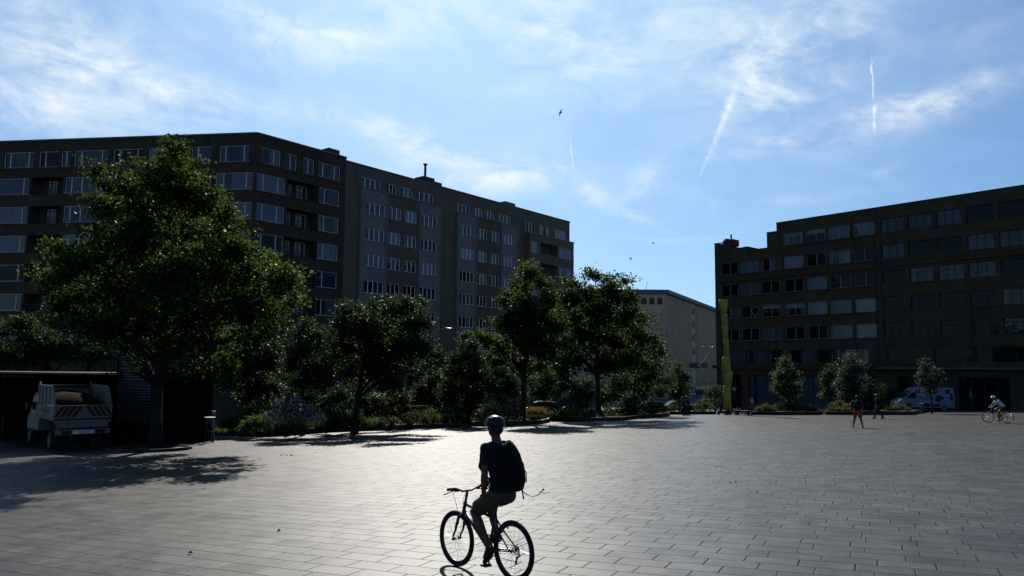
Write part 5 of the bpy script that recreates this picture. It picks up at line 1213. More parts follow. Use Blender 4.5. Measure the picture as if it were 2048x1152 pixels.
p = gnd(1365.5, 829.6); tr = empty('shopping_trolley', p, math.radians(175), 'dark wheeled shopping trolley between the two far people', 'trolley')
b = MB(); b.tube([(0, 0, .14), (0, 0, .2), (-.02, 0, .5), (-.03, 0, .68), (-.03, 0, .72)], [(.12, .10), (.17, .14), (.18, .15), (.16, .13), (.08, .06)], 16); b.build('bag', M['pack'], tr)
b = MB(); b.tube([(-.12, -.12, .15), (-.14, -.12, .9), (-.2, -.12, 1.0), (-.2, .12, 1.0), (-.14, .12, .9), (-.12, .12, .15)], .012, 6); b.build('handle', M['metal'], tr)
for s in (-1, 1): b = MB(); b.tube([(-.1, s * .16, .08), (-.1, s * .19, .08)], .08, 16); b.build('wheel', M['rubber'], tr)
# cyclist far right
a, c = gnd(1980, 846), gnd(2015, 845.5); s_ = 33.0
rp = gnd(2016, 846.2); HD2 = math.radians(168)
make_bike('slim road bicycle ridden by the cyclist in white at the right edge', rp, HD2, R=.34, tw=.015, bar='drop', pedal_a=-60, slope=0)
J2 = dict(pelvis=(.22, 0, .95), waist=(.33, 0, 1.10), chest=(.47, 0, 1.22), shoulders=(.56, 0, 1.31), neck=(.63, 0, 1.37), head=(.71, 0, 1.47), face=(1, .1, -.15),
          shL=(.56, .18, 1.29), elL=(.68, .22, 1.09), wrL=(.85, .19, .96), shR=(.56, -.18, 1.29), elR=(.68, -.22, 1.09), wrR=(.85, -.19, .96), hdL=(.8, 0, -.6), hdR=(.8, 0, -.6), hnL=(-.3, 0, -1), hnR=(-.3, 0, -1), htL=(0, -1, 0), htR=(0, 1, 0),
          hipL=(.22, .09, .93), knL=(.54, .11, .62), anL=(.47, .12, .19), toeL=(.61, .12, .13), hipR=(.22, -.09, .93), knR=(.62, -.11, .80), anR=(.33, -.12, .48), toeR=(.46, -.12, .43))
person('cyclist in white top and white helmet leaning forward, riding left at the right edge', rp, HD2, J2, {'skin': M['skin'], 'top': wht, 'bottom': blk, 'shoe': M['shoe'], 'helmet': mat('white helmet', (.55, .55, .55), .35)}, voxel=.010, legs='tight', helmet=True, curlL=1.0, curlR=1.0)
# ================================================================ street things
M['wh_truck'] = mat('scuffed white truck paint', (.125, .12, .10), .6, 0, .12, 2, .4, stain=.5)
M['redstripe'] = mat('red reflective stripe', (.045, .006, .008), .6, 0, .15, 5)
M['lamp_red'] = mat('red lamp lens', (.10, .006, .006), .25, 0, .1)
M['yellow'] = mat('weathered yellow paint', (.29, .27, .04), .7, 0, .14, 1.5, .3, .2, stain=.3)
M['wood_dark'] = mat('black stained timber', (.007, .006, .005), .9, 0, .4, 3, .03)
M['bluesign'] = mat('blue sign face', (.02, .09, .26), .5)
M['pale'] = mat('pale laminate', (.6, .6, .6), .45)
def wheelset(root, pts, R, wd, rimm):
    for x, y in pts:
        w_ = empty('wheel', (x, y, R)); w_.parent = root; b = MB(); b.tube([(0, -wd / 2, 0), (0, -wd / 2 + .02, 0), (0, wd / 2 - .02, 0), (0, wd / 2, 0)], [R - .03, R, R, R - .03], 28, up=(1, 0, 0)); b.build('tyre', M['rubber'], w_)
        b = MB(); s = 1 if y > 0 else -1; b.tube([(0, s * wd * .3, 0), (0, s * (wd / 2 + .006), 0)], [R * .6, R * .56], 24, up=(1, 0, 0)); b.build('rim', rimm, w_)
# ---- white tipper truck (x forward, y left) ----------------------
tl, trr = foot(111, 30.0), foot(231, 31.5)
hx = Vector((-(trr.y - tl.y), trr.x - tl.x)); HT_ = math.atan2(hx.y, hx.x)
mid = (tl + trr) / 2; wT = (trr - tl).length / 2; mid.z = gz(mid.x, mid.y)
truck = empty('tipper_truck', mid, HT_, 'white open tipper truck with red and white chevron tailgate parked at the far left', 'truck', None)
w2 = wT - .06
b = MB(); b.box((0, -w2, 1.22), (3.15, w2, 1.30)); b.box((.0, -.45, .62), (5.0, -.33, .98)); b.box((.0, .33, .62), (5.0, .45, .98)); b.box((.05, -.9, .8), (.15, .9, .96)); b.box((1.2, -.6, .9), (1.4, .6, 1.2)); b.build('chassis', M['metal'], truck)
b = MB()
for s in (-1, 1):
    y0, y1 = (w2 - .05, w2) if s > 0 else (-w2, -w2 + .05)
    b.box((0.05, y0, 1.31), (3.15, y1, 1.80))
    for x in (0.04, 1.55, 3.1): b.box((x, y0 - .012, 1.25), (x + .07, y1 + .012, 1.86))
b.box((3.1, -w2 + .05, 1.31), (3.15, w2 - .05, 2.4))
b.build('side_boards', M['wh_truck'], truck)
for s in (-1, 1):
    y0, y1 = (w2 - .035, w2 - .005) if s > 0 else (-w2 + .005, -w2 + .035); b = MB()
    b.prism([(.10, 1.83), (3.05, 1.83), (3.05, 2.62), (.55, 2.58), (.10, 2.12)], y0, y1)
    for x in (.9, 1.55, 2.2, 2.75): b.box((x, y1 + .002 if s > 0 else y0 - .03, 1.85), (x + .05, y1 + .03 if s > 0 else y0 - .002, 2.56))
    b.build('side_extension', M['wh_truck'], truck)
b = MB(); b.box((-.06, -w2, 1.30), (-.01, w2, 1.82)); b.box((-.075, -w2, 1.30), (-.0605, -w2 + .06, 1.86)); b.box((-.075, w2 - .06, 1.30), (-.0605, w2, 1.86)); b.box((-.08, -.03, 1.31), (-.0602, .03, 1.80))
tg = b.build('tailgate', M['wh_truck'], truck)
b = MB()
for s in (-1, 1):
    for k in range(4):
        y0 = s * (.33 + k * .21); b.face([(-.084, y0, 1.36), (-.084, y0 + s * .13, 1.36), (-.084, y0 - s * .15, 1.78), (-.084, y0 - s * .28, 1.78)])
b.build('chevrons', M['redstripe'], tg)
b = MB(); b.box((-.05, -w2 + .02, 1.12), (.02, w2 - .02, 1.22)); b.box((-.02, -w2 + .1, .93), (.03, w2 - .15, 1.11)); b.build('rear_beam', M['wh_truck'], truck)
b = MB(); b.box((-.12, -w2 + .05, .66), (-.05, w2 - .05, .86)); bp_ = b.build('bumper', M['concrete'], truck)
for s in (-1, 1):
    b = MB(); b.box((-.145, s * (w2 - .42) - .17, .68), (-.121, s * (w2 - .42) + .17, .84)); b.build('tail_light', M['lamp_red'], bp_)
b = MB(); b.box((-.14, -.38, .69), (-.121, .38, .82)); pl = b.build('number_plate', M['white'], bp_); text_obj('1-UPC-241', .11, M['redstripe'], pl, (-.145, 0, .755), (math.pi / 2, 0, -math.pi / 2))
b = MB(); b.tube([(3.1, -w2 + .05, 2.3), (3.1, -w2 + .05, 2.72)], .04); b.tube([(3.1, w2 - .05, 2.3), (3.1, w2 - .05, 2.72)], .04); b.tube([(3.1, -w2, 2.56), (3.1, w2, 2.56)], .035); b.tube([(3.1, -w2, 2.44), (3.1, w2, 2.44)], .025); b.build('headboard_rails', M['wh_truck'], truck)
b = MB()
cabp = [(3.25, .62), (5.35, .58), (5.45, .85), (5.38, 1.18), (4.95, 1.32), (4.42, 2.10), (4.1, 2.24), (3.35, 2.26), (3.25, 2.2)]
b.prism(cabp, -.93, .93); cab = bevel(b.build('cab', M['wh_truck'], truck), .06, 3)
for s in (-1, 1):
    b = MB(); y = s * .936; b.face([(3.42, y, 1.35), (3.9, y, 1.35), (3.9, y, 2.08), (3.42, y, 2.10)]); b.face([(3.98, y, 1.35), (4.75, y, 1.32), (4.38, y, 1.98), (3.98, y, 2.06)]); b.build('side_window', M['glass_dark'], cab)
    b = MB(); b.box((4.55, s * 1.0 - .04, 1.45), (4.68, s * 1.0 + .12 * s + .04, 1.8)); b.build('wing_mirror', M['black'], cab)
b = MB(); b.face([(4.96, -.8, 1.34), (4.96, .8, 1.34), (4.44, .76, 2.12), (4.44, -.76, 2.12)]); b.v = [(x + .02, y, z + .01) for x, y, z in b.v]; b.build('windscreen', M['glass_dark'], cab)
b = MB(); b.face([(3.24, -.7, 1.5), (3.24, .7, 1.5), (3.24, .7, 2.1), (3.24, -.7, 2.1)]); b.build('rear_window', M['glass_dark'], cab)
wheelset(truck, [(1.1, .82), (1.1, -.82), (4.75, .82), (4.75, -.82)], .35, .24, M['concrete'])
b = MB(); R_ = np.random.default_rng(4)
b.tube([(.3, 0, 1.35), (.35, 0, 1.6), (1.5, 0, 1.8), (2.9, 0, 2.0), (3.0, 0, 1.4)], [(.9, .2), (.95, .3), (.95, .45), (.9, .4), (.9, .2)], 10, up=(0, 0, 1)); b.build('load', M['wood_dark'], truck)
b = MB(); b.tube([(1.4, -w2 - .003, 1.52), (1.42, -w2 - .006, 1.52)], .001)
text_obj('PAYSAGES', .26, mat('faded olive letters', (.16, .17, .08), .7), truck, (1.6, w2 + .016, 1.56), (math.pi / 2, 0, math.pi))
# ---- louvred black kiosk ------------------------------------------
kl, kc, kr = foot(236, 35.5), foot(306, 34.0), foot(428, 36.3)
kio = empty('kiosk', kc, 0, 'tall black timber kiosk with horizontal louvres behind the big tree trunk', 'kiosk'); o = kc
HK = 4.9
def KP(p, z): return (p.x - o.x, p.y - o.y, z)
kb = Vector((kl.x + (kr.x - kc.x), kl.y + (kr.y - kc.y), 0))
b = MB()
for p, q in ((kc, kr), (kr, kb), (kb, kl)): b.face([KP(p, -.3), KP(q, -.3), KP(q, HK), KP(p, HK)])
b.face([KP(kl, HK), KP(kc, HK), KP(kr, HK), KP(kb, HK)]); dl = (kc - kl).normalized(); nl = Vector((dl.y, -dl.x, 0))
b.face([KP(kl - nl * .25, -.3), KP(kc - nl * .25, -.3), KP(kc - nl * .25, HK), KP(kl - nl * .25, HK)]); b.build('walls', M['wood_dark'], kio)
b = MB(); L_ = (kc - kl).length
for i in range(30):
    z = .9 + i * .13; a0 = kl + dl * .06; a1 = kc - dl * .06; j = .01 * math.sin(i * 2.3); tilt = .05 if i % 7 else .085
    b.face([KP(a0 + nl * j, z), KP(a1 + nl * j, z + .01 * math.sin(i)), KP(a1 - nl * tilt, z + .075), KP(a0 - nl * tilt, z + .075)]); b.face([KP(a0 + nl * j, z), KP(a1 + nl * j, z + .01 * math.sin(i)), KP(a1 + nl * j, z - .012), KP(a0 + nl * j, z - .012)])
b.build('louvres', mat('louvre slats', (.085, .085, .09), .4, 0, .3), kio)
b = MB()
for p in (kl, kc): b.tube([KP(p, -.2), KP(p, HK)], .05, 6)
b.tube([KP(kl, HK), KP(kc, HK)], .05, 6); b.build('posts', M['wood_dark'], kio)
# dark hoarding / shelter far left with P sign
h0, h1 = at(-160, 742, 33.8), at(196, 746, 33.3)
sh = empty('shelter', (h0.x, h0.y, gz(h0.x, h0.y)), 0, 'long dark flat-roofed shelter behind the white truck', 'shelter'); q = lambda P, z, dy=0: (P.x - h0.x, P.y - h0.y + dy, z - gz(h0.x, h0.y))
b = MB(); b.face([q(h0, h0.z), q(h1, h1.z), q(h1, h1.z, 5), q(h0, h0.z, 5)]); b.face([q(h0, h0.z - .045), q(h1, h1.z - .045), q(h1, h1.z), q(h0, h0.z)]); b.face([q(h0, h0.z - .12), q(h1, h1.z - .12), q(h1, h1.z - .12, 5), q(h0, h0.z - .12, 5)]); b.build('roof', M['metal'], sh)
b = MB(); b.face([q(h0, -3, 4.8), q(h1, -3, 4.8), q(h1, h1.z - .12, 4.8), q(h0, h0.z - .12, 4.8)]); b.build('back_wall', M['wood_dark'], sh)
b = MB()
for t, dy in ((.02, .1), (.3, .1), (.985, 4.6), (.6, 4.6)): P = h0.lerp(h1, t); b.tube([q(P, gz(P.x, P.y) - .4, dy), q(P, P.z - .1, dy)], .06, 8)
b.build('posts', M['metal'], sh)
s0, s1 = at(3, 752, 37.4), at(72, 754, 37.4)
sp = empty('parking_sign', (s0.x, s0.y, gz(s0.x, s0.y)), 0, 'dark sign board with a pale top bar and letter P at the left edge', 'sign'); g_ = gz(s0.x, s0.y)
b = MB(); b.box((0, 0, s0.z - g_ - 1.7), (s1.x - s0.x, .08, s0.z - g_ - .06)); b.build('board', M['wood_dark'], sp)
b = MB(); b.box((0, -.01, s0.z - g_ - .055), (s1.x - s0.x, .09, s0.z - g_ + .03)); b.build('top_bar', M['concrete'], sp)
b = MB(); b.tube([(.2, .05, -.1), (.2, .05, s0.z - g_ - 1.6)], .04); b.tube([(s1.x - s0.x - .2, .05, -.1), (s1.x - s0.x - .2, .05, s0.z - g_ - 1.6)], .04); b.build('posts', M['metal'], sp)
text_obj('P', .16, M['concrete'], sp, (.12, -.012, s0.z - g_ - .16), (math.pi / 2, 0, 0))
# ---- stool with white top and grey bollard ------------------------
p = foot(424, 34.8); s_ = 1500 / 34.8; zt = (888 - 837.5) / s_
st = empty('bar_table', p, .3, 'high stool-like table with a bright white top at the right corner of the kiosk', 'table')
b = MB(); b.lathe([(.05, zt - .04), (.24, zt - .035), (.25, zt - .01), (.24, zt)], seg=24); b.build('table_top', M['pale'], st)
for i in range(4):
    a = math.pi / 4 + i * math.pi / 2; b = MB(); b.tube([(.12 * math.cos(a), .12 * math.sin(a), zt - .03), (.27 * math.cos(a), .27 * math.sin(a), -.02)], [.018, .014], 8); b.build('leg', M['metal'], st)
b = MB()
N = 20; b.tube([(.2 * math.cos(2 * math.pi * i / N), .2 * math.sin(2 * math.pi * i / N), zt * .45) for i in range(N)], .009, 6, closed=True); b.box((-.13, -.13, zt - .3), (.13, .13, zt - .05)); b.build('base_ring', M['metal'], st)
p = foot(431.5, 35.8); b = MB(); zb_ = (886 - 826) / (1500 / 35.8); b.lathe([(.085, 0), (.085, zb_ - .16), (.095, zb_ - .155), (.095, zb_ - .03), (.085, zb_)], seg=20)
tag(b.build('bollard', mat('grey metal post', (.20, .21, .23), .45, .4, .1), loc=p), 'grey metal bollard with a thicker head just behind the white-topped stool', 'bollard')
p = foot(272, 34.2); st2 = empty('trestle', p, .2, 'dark folded trestle legs standing before the louvred kiosk', 'trestle')
b = MB()
for x in (-.5, .1): b.tube([(x, 0, 0), (x + .16, .1, 1.0)], .018, 6); b.tube([(x + .34, .1, 0), (x + .18, .1, 1.0)], .018, 6)
b.tube([(-.5, .1, 1.0), (.4, .1, 1.0)], .025, 6); b.build('legs', M['metal'], st2)
# ---- things in the long bed --------------------------------------
p = foot(604, 38.0); mk = empty('marker_post', p, 0, 'thin post with a small white and orange marker before the white-flowering shrub', 'marker')
zt = (870 - 806) / (1500 / 38); b = MB(); b.tube([(.08, 0, 0), (.08, 0, zt)], .015, 6); b.build('post', M['metal'], mk)
b = MB(); b.box((-.07, -.05, zt + .0), (.07, .05, zt + .1)); b.box((-.07, -.05, zt - .25), (.07, .05, zt - .15)); b.build('white_band', M['pale'], mk)
b = MB(); b.box((-.09, -.06, zt - .145), (.09, .06, zt - .005)); b.build('orange_band', mat('orange band', (.35, .06, .01), .6), mk)
p = foot(595, 37.6); b = MB(); zt = (868 - 839) / (1500 / 37.6); tb = empty('side_table', p, 0, 'small white-topped table half hidden in the plants below the marker post', 'table')
b.box((-.15, -.12, zt - .02), (.15, .12, zt)); b.build('table_top', M['pale'], tb); b = MB(); b.tube([(0, 0, .1), (0, 0, zt - .02)], .03, 8); b.build('pedestal', M['metal'], tb)
a, c = foot(692, 47), foot(872, 53); rl = empty('handrail', a, 0, 'thin pale handrail running behind the long bed left of the cone-shaped tree', 'handrail')
b = MB(); za = at(692, 815.5, 47).z - a.z; zc_ = at(872, 811.5, 53).z - a.z; b.tube([(0, 0, za), (c.x - a.x, c.y - a.y, zc_)], .028, 8)
for t in (0, .25, .5, .75, 1): P = a.lerp(c, t); b.tube([(P.x - a.x, P.y - a.y, gz(P.x, P.y) - a.z), (P.x - a.x, P.y - a.y, za + (zc_ - za) * t)], .02, 6)
b.build('rail', M['metal'], rl)
b = MB(); b.face([(0, .1, -.2), (c.x - a.x, c.y - a.y + .1, c.z - a.z - .2), (c.x - a.x, c.y - a.y + .1, zc_ - .08), (0, .1, za - .08)]); b.build('dark_panel', M['wood_dark'], rl)
# ---- yellow column -----------------------------------------------
YC = 69.0; s_ = 1500 / YC; p = foot(1453, YC); col = empty('sculpture_column', p, 0, 'tall yellow totem column of stacked tapering drums with small round holes', 'sculpture')
zz = lambda y: (829 - y) / s_ ; hole = M['black']
segs = [(829, 772, 15.5, 14.5, 1453.5), (772, 743, 15, 20, 1455), (743, 715, 20.5, 14, 1452.5), (715, 677, 10.5, 10.2, 1453), (677, 652, 10.8, 12.2, 1451.5), (652, 629, 11.5, 11.8, 1451), (629, 600, 12, 18, 1449)]
R_ = random.Random(5)
for y0, y1, w0, w1, cx in segs:
    b = MB(); dx = (cx - 1453) / s_; r0, r1 = w0 / s_ / 2 * 1.06, w1 / s_ / 2 * 1.06; z0, z1 = zz(y0), zz(y1); b.lathe([(r0, z0), (r1, z1 - .03), (r1 * .96, z1 - .005)], (dx, 0, 0), 10)
    b.v = [tuple(Vector(v)) for v in b.v]; so_ = b.build('drum', M['yellow'], col)
    h = MB()
    for k in range(7):
        a = R_.uniform(-2.9, -.25); t = R_.uniform(.12, .88); r = (r0 + (r1 - r0) * t) * .985; c_ = Vector((dx + r * math.cos(a), r * math.sin(a), z0 + (z1 - z0) * t)); n_ = Vector((math.cos(a), math.sin(a), 0)); h.tube([c_ - n_ * .04, c_ + n_ * .012], .045, 10)
    h.build('holes', hole, so_)
# ---- dark bench + small post -------------------------------------
p = foot(1472, 68.5); w_ = 27 / (1500 / 68.5); bn = empty('bench', p, 0, 'long low dark bench at the foot of the yellow column', 'bench')
b = MB(); b.box((-w_, -.35, .28), (w_, .35, .40)); bevel(b.build('seat', M['kerb'], bn), .02)
for x in (-w_ + .3, 0, w_ - .3): b = MB(); b.box((x - .12, -.3, -.05), (x + .12, .3, .278)); b.build('leg', M['kerb'], bn)
p = foot(1435.5, 70); b = MB(); b.lathe([(.12, -.03), (.12, .22), (.16, .24), (.15, .34), (.05, .37)], seg=12); tag(b.build('mooring_bollard', M['kerb'], loc=p), 'short squat dark bollard just left of the yellow column', 'bollard')
for px, lab in ((1467, 'left'), (1472, 'middle'), (1478, 'right')):
    p = foot(px, 68.5); b = MB(); b.lathe([(.05, .402), (.06, .5), (.04, .56), (.03, .6)], seg=10); tag(b.build('paper_cup', M['pale'], loc=p), '%s one of the pale paper cups standing on the dark bench' % lab, 'cup', 'cups on the bench')
# ---- street lamps ------------------------------------------------
def lamp(px, Y, ytop, yb, label, arms, group='street lamps'):
    p = foot(px, Y); s = 1500 / Y; H = at(px, ytop, Y).z - p.z; r = empty('street_lamp', p, 0, label, 'street lamp', group)
    b = MB(); b.tube([(0, 0, -.2), (0, 0, 1.0), (0, 0, 1.02), (0, 0, H + .5)], [.08, .08, .055, .04], 10); b.build('pole', M['black'], r)
    for L, z in arms:
        b = MB(); b.tube([(0, 0, H - .1), (L * .5, -.1, H + .0)], .03, 8); n = len(b.v)
        b.tube([(L * .3, -.08, H - .02), (L * .45, -.1, H + .03), (L, -.15, H + z), (L * 1.08, -.16, H + z)], [(.06, .03), (.16, .05), (.15, .045), (.06, .02)], 12, up=(0, 0, 1)); hd_ = b.build('lamp_head', M['lampgrey'], r)
    return r
M['lampgrey'] = mat('lamp housing', (.16, .16, .165), .3, .3, .05)
lamp(1419.5, 90, 694.5, 0, 'two-headed street lamp left of the yellow column, in front of the fluted building', [(-.85, .0), (.75, .0)])
lamp(879, 62, 657, 0, 'single-headed street lamp before the long grey brown apartment building', [(1.0, .0)])
lamp(1622, 104, 690, 0, 'slim street lamp before the brick office building, above the slim young trees', [(-.5, 0)])
# wires + banner + signs
b = MB(); P0 = at(1418, 706, 90); P1 = at(1396, 733, 80); b.tube([P0, (P0 + P1) / 2 + Vector((0, 0, -.05)), P1], .022, 5, cap=False); tag(b.build('stay_cable', M['metal']), 'pale cable slanting from the two-headed lamp down to the banner', 'cable')
b = MB(); P0 = at(1230, 728, 92); P1 = at(1445, 737, 92); b.tube([P0.lerp(P1, t / 8) + Vector((0, 0, -.5 * 4 * t / 8 * (1 - t / 8))) for t in range(9)], .018, 5, cap=False); tag(b.build('overhead_wire', M['metal']), 'thin overhead wire crossing in front of the fluted building', 'wire')
P = at(1378.5, 726, 98); w_ = 36.5 / (1500 / 98); h_ = 9.5 / (1500 / 98); bn = empty('banner', (P.x, P.y, P.z), 0, 'dark and lilac festival banner hung across the street before the fluted building', 'banner')
b = MB(); n = 8
for i in range(n):
    x0, x1 = w_ * .6 * i / n, w_ * .6 * (i + 1) / n; y = lambda x: .08 * math.sin(x * 3); b.face([(x0, y(x0), -h_), (x1, y(x1), -h_), (x1, y(x1), 0), (x0, y(x0), 0)])
b.build('dark_cloth', mat('dark banner cloth', (.035, .028, .035), .8), bn)
b = MB(); b.face([(w_ * .6, .02, 0), (w_, 0, .0), (w_, 0, -h_), (w_ * .72, .04, -h_)]); b.build('lilac_cloth', mat('lilac banner cloth', (.10, .08, .12), .8), bn)
text_obj('FESTIVAL', .36, M['concrete'], bn, (w_ * .28, -.12, -h_ * .3), (math.pi / 2, 0, 0), sx=.75); text_obj('DE JAZZ', .30, M['concrete'], bn, (w_ * .30, -.12, -h_ * .72), (math.pi / 2, 0, 0), sx=.75)
p = foot(1386, 86); s_ = 1500 / 86; z = at(1386, 785.5, 86).z - p.z; sg = empty('road_sign', p, 0, 'blue square road sign with a white arrow left of the small dark tree', 'road sign', 'road signs'); b = MB(); b.box((-.26, -.03, z), (.26, .01, z + .62)); b.build('sign_face', M['bluesign'], sg)
b = MB(); b.tube([(0, 0, -.3), (0, 0, z + .1)], .03, 8); b.build('post', M['metal'], sg); b = MB(); b.box((-.03, -.045, z + .08), (.03, -.031, z + .4)); b.face([(-.12, -.04, z + .38), (.12, -.04, z + .38), (0, -.04, z + .56)]); b.build('arrow', M['pale'], sg)
b = MB(); b.box((-.26, -.03, z - .2), (.26, .01, z - .03)); b.build('lower_plate', M['pale'], sg)
p = foot(1468, 90); z = at(1468, 783, 90).z - p.z; sg = empty('road_sign', p, 0, 'round red no-entry sign with a white bar right of the yellow column', 'road sign', 'road signs'); b = MB(); b.tube([(0, -.03, z + .28), (0, 0, z + .28)], .27, 24, up=(0, 0, 1)); b.build('sign_face', mat('red sign face', (.28, .02, .015), .5), sg)
b = MB(); b.box((-.19, -.05, z + .22), (.19, -.032, z + .33)); b.build('white_bar', M['pale'], sg); b = MB(); b.tube([(0, .02, -.4), (0, .02, z + .5)], .03, 8); b.build('post', M['metal'], sg)
# ---- cars and van -------------------------------------------------
def car(label, px, Y, heading, paint, prof=None, L=4.2, Wd=1.72, group='parked cars behind the planting beds', zoff=0):
    p = foot(px, Y); p.z += zoff; r = empty('parked_car', p, heading, label, 'car', group)
    lower = prof or [(-2.05, .30), (-2.1, .62), (-2.02, .88), (-1.2, .95), (1.0, .92), (1.9, .80), (2.08, .62), (2.08, .30)]
    cabin = [(-1.85, .90), (-1.45, 1.36), (-.9, 1.45), (.1, 1.44), (.45, 1.34), (1.05, .90)]
    b = MB(); b.prism([(x * L / 4.2, z) for x, z in lower], -Wd / 2, Wd / 2); bevel(b.build('body', paint, r), .07, 3)
    b = MB(); n = len(b.v); b.prism([(x * L / 4.2, z) for x, z in cabin], -Wd / 2 + .06, Wd / 2 - .06); b.v = [(x, y * (1 - .18 * max(0, (z - .9)) / .5), z) for x, y, z in b.v]; cb = bevel(b.build('cabin', paint, r), .05, 3)
    for s in (-1, 1):
        b = MB(); yy = lambda z: s * ((Wd / 2 - .06) * (1 - .18 * (z - .9) / .5) + .004)
        for q in ([(-1.6, .97), (-.75, .97), (-.75, 1.36), (-1.3, 1.34)], [(-.68, .97), (.82, .97), (.4, 1.3), (.02, 1.37), (-.68, 1.37)]): b.face([(x * L / 4.2, yy(z), z) for x, z in q])
        b.build('side_window', M['glass_dark'], cb)
    b = MB(); b.face([(1.06 * L / 4.2, -.72, .94), (1.06 * L / 4.2, .72, .94), (.5 * L / 4.2, .60, 1.35), (.5 * L / 4.2, -.60, 1.35)]); b.v = [(x + .015, y, z + .01) for x, y, z in b.v]; b.build('windscreen', M['glass'], cb)
    b = MB(); b.face([(-1.86 * L / 4.2, -.70, .94), (-1.86 * L / 4.2, .70, .94), (-1.5 * L / 4.2, .6, 1.33), (-1.5 * L / 4.2, -.6, 1.33)]); b.v = [(x - .015, y, z + .01) for x, y, z in b.v]; b.build('rear_window', M['glass'], cb)
    for s in (-1, 1):
        b = MB(); b.ball((2.0 * L / 4.2, s * .62, .68), (.1, .16, .08), 10, 8); b.build('headlight', M['pale'], r); b = MB(); b.box((-2.09 * L / 4.2, s * .66 - .12, .66), (-2.0 * L / 4.2, s * .66 + .12, .84)); b.build('tail_light', M['lamp_red'], r)
    wheelset(r, [(-1.3 * L / 4.2, Wd / 2 - .1), (-1.3 * L / 4.2, -Wd / 2 + .1), (1.3 * L / 4.2, Wd / 2 - .1), (1.3 * L / 4.2, -Wd / 2 + .1)], .31, .2, M['alu']); return r
pg = mat('dark grey car paint', (.045, .048, .052), .25, .4, .05, coat=.5); ps = mat('silver car paint', (.28, .29, .31), .3, .5, .05, coat=.5); pb = mat('black car paint', (.012, .012, .014), .2, .3, .05, coat=.5)
car('dark grey car parked behind the orange grasses, mostly hidden', 1078, 70, math.radians(178), pg)
car('silver car parked behind the low hedge right of the orange grasses', 1150, 74, math.radians(182), ps)
car('grey car parked under the broad low tree', 1292, 82, math.radians(185), pg)
car('dark hatchback parked behind the egg-shaped young tree', 1350, 90, math.radians(188), pb, zoff=.2)
car('dark hatchback with shiny roof parked behind the smooth round hedge', 1410, 88, math.radians(175), pb, zoff=.25)
# van with cow patches
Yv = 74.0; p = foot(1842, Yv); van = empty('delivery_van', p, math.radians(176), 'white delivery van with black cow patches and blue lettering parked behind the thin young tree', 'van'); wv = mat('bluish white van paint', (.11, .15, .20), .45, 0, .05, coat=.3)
prof = [(-2.55, .42), (-2.6, .9), (-2.56, 2.2), (-2.42, 2.36), (.2, 2.42), (.85, 2.36), (1.35, 2.02), (1.95, 1.42), (2.55, 1.12), (2.68, .85), (2.66, .42)]
b = MB(); b.prism([(x, z) for x, z in prof], -.95, .95); vb = bevel(b.build('body', wv, van), .09, 3)
def patch(cx, cz, rx, rz, seed, s=1):
    R = random.Random(seed); N = 22; ph = [R.uniform(0, 6.28) for _ in range(3)]
    return [(cx + rx * (1 + .18 * math.sin(2 * a + ph[0]) + .14 * math.sin(3 * a + ph[1]) + .07 * math.sin(5 * a + ph[2])) * math.cos(a), s * .957, cz + rz * (1 + .18 * math.sin(2 * a + ph[1]) + .12 * math.sin(3 * a + ph[2])) * math.sin(a)) for a in [2 * math.pi * i / N for i in range(N)]]
for s in (1, -1):
    for i, (cx, cz, rx, rz) in enumerate([(.55, 2.02, .42, .2), (-.6, 2.0, .42, .24), (-1.15, 1.35, .42, .28), (-1.95, 2.0, .3, .2), (-2.3, 1.45, .14, .4), (.1, .72, .5, .16), (-.9, .68, .35, .18), (1.75, .72, .3, .16)]):
        b = MB(); b.face(patch(cx, cz, rx, rz, i + 3, s)); b.build('cow_patch', M['black'], vb)

for s in (1, -1): b = MB(); b.face([(.98, s * .958, 1.33), (1.88, s * .958, 1.36), (1.42, s * .958, 1.86), (1.0, s * .958, 1.9)]); b.build('side_window', M['glass_dark'], vb)
b = MB(); b.face([(1.97, -.82, 1.44), (1.97, .82, 1.44), (1.38, .78, 2.02), (1.38, -.78, 2.02)]); b.v = [(x + .03, y, z + .02) for x, y, z in b.v]; b.build('windscreen', M['glass'], vb)
bl = mat('blue van lettering', (.03, .06, .18), .6)
text_obj('LA', .34, bl, vb, (.05, .962, 1.68), (math.pi / 2, 0, math.pi), depth=.003); text_obj('VACHE ROUGE', .24, bl, vb, (-.05, .962, 1.32), (math.pi / 2, 0, math.pi), depth=.003, sx=.8)
b = MB(); b.box((-2.2, .955, 1.42), (-1.72, .966, 1.82)); bb = b.build('blue_panel', bl, vb); text_obj('BSC', .26, M['pale'], bb, (-1.96, .970, 1.62), (math.pi / 2, 0, math.pi), depth=.003)
for s in (-1, 1): b = MB(); b.ball((2.55, s * .72, .95), (.12, .16, .1), 10, 8); b.build('headlight', M['pale'], van)
wheelset(van, [(-1.6, .84), (-1.6, -.84), (1.7, .84), (1.7, -.84)], .34, .22, M['concrete'])
b = MB(); b.tube([(1.2, -.6, 2.39), (1.2, .6, 2.39)], .02, 6); b.tube([(-1.5, -.7, 2.46), (-1.5, .7, 2.46)], .03, 6); b.build('roof_bars', M['metal'], van)
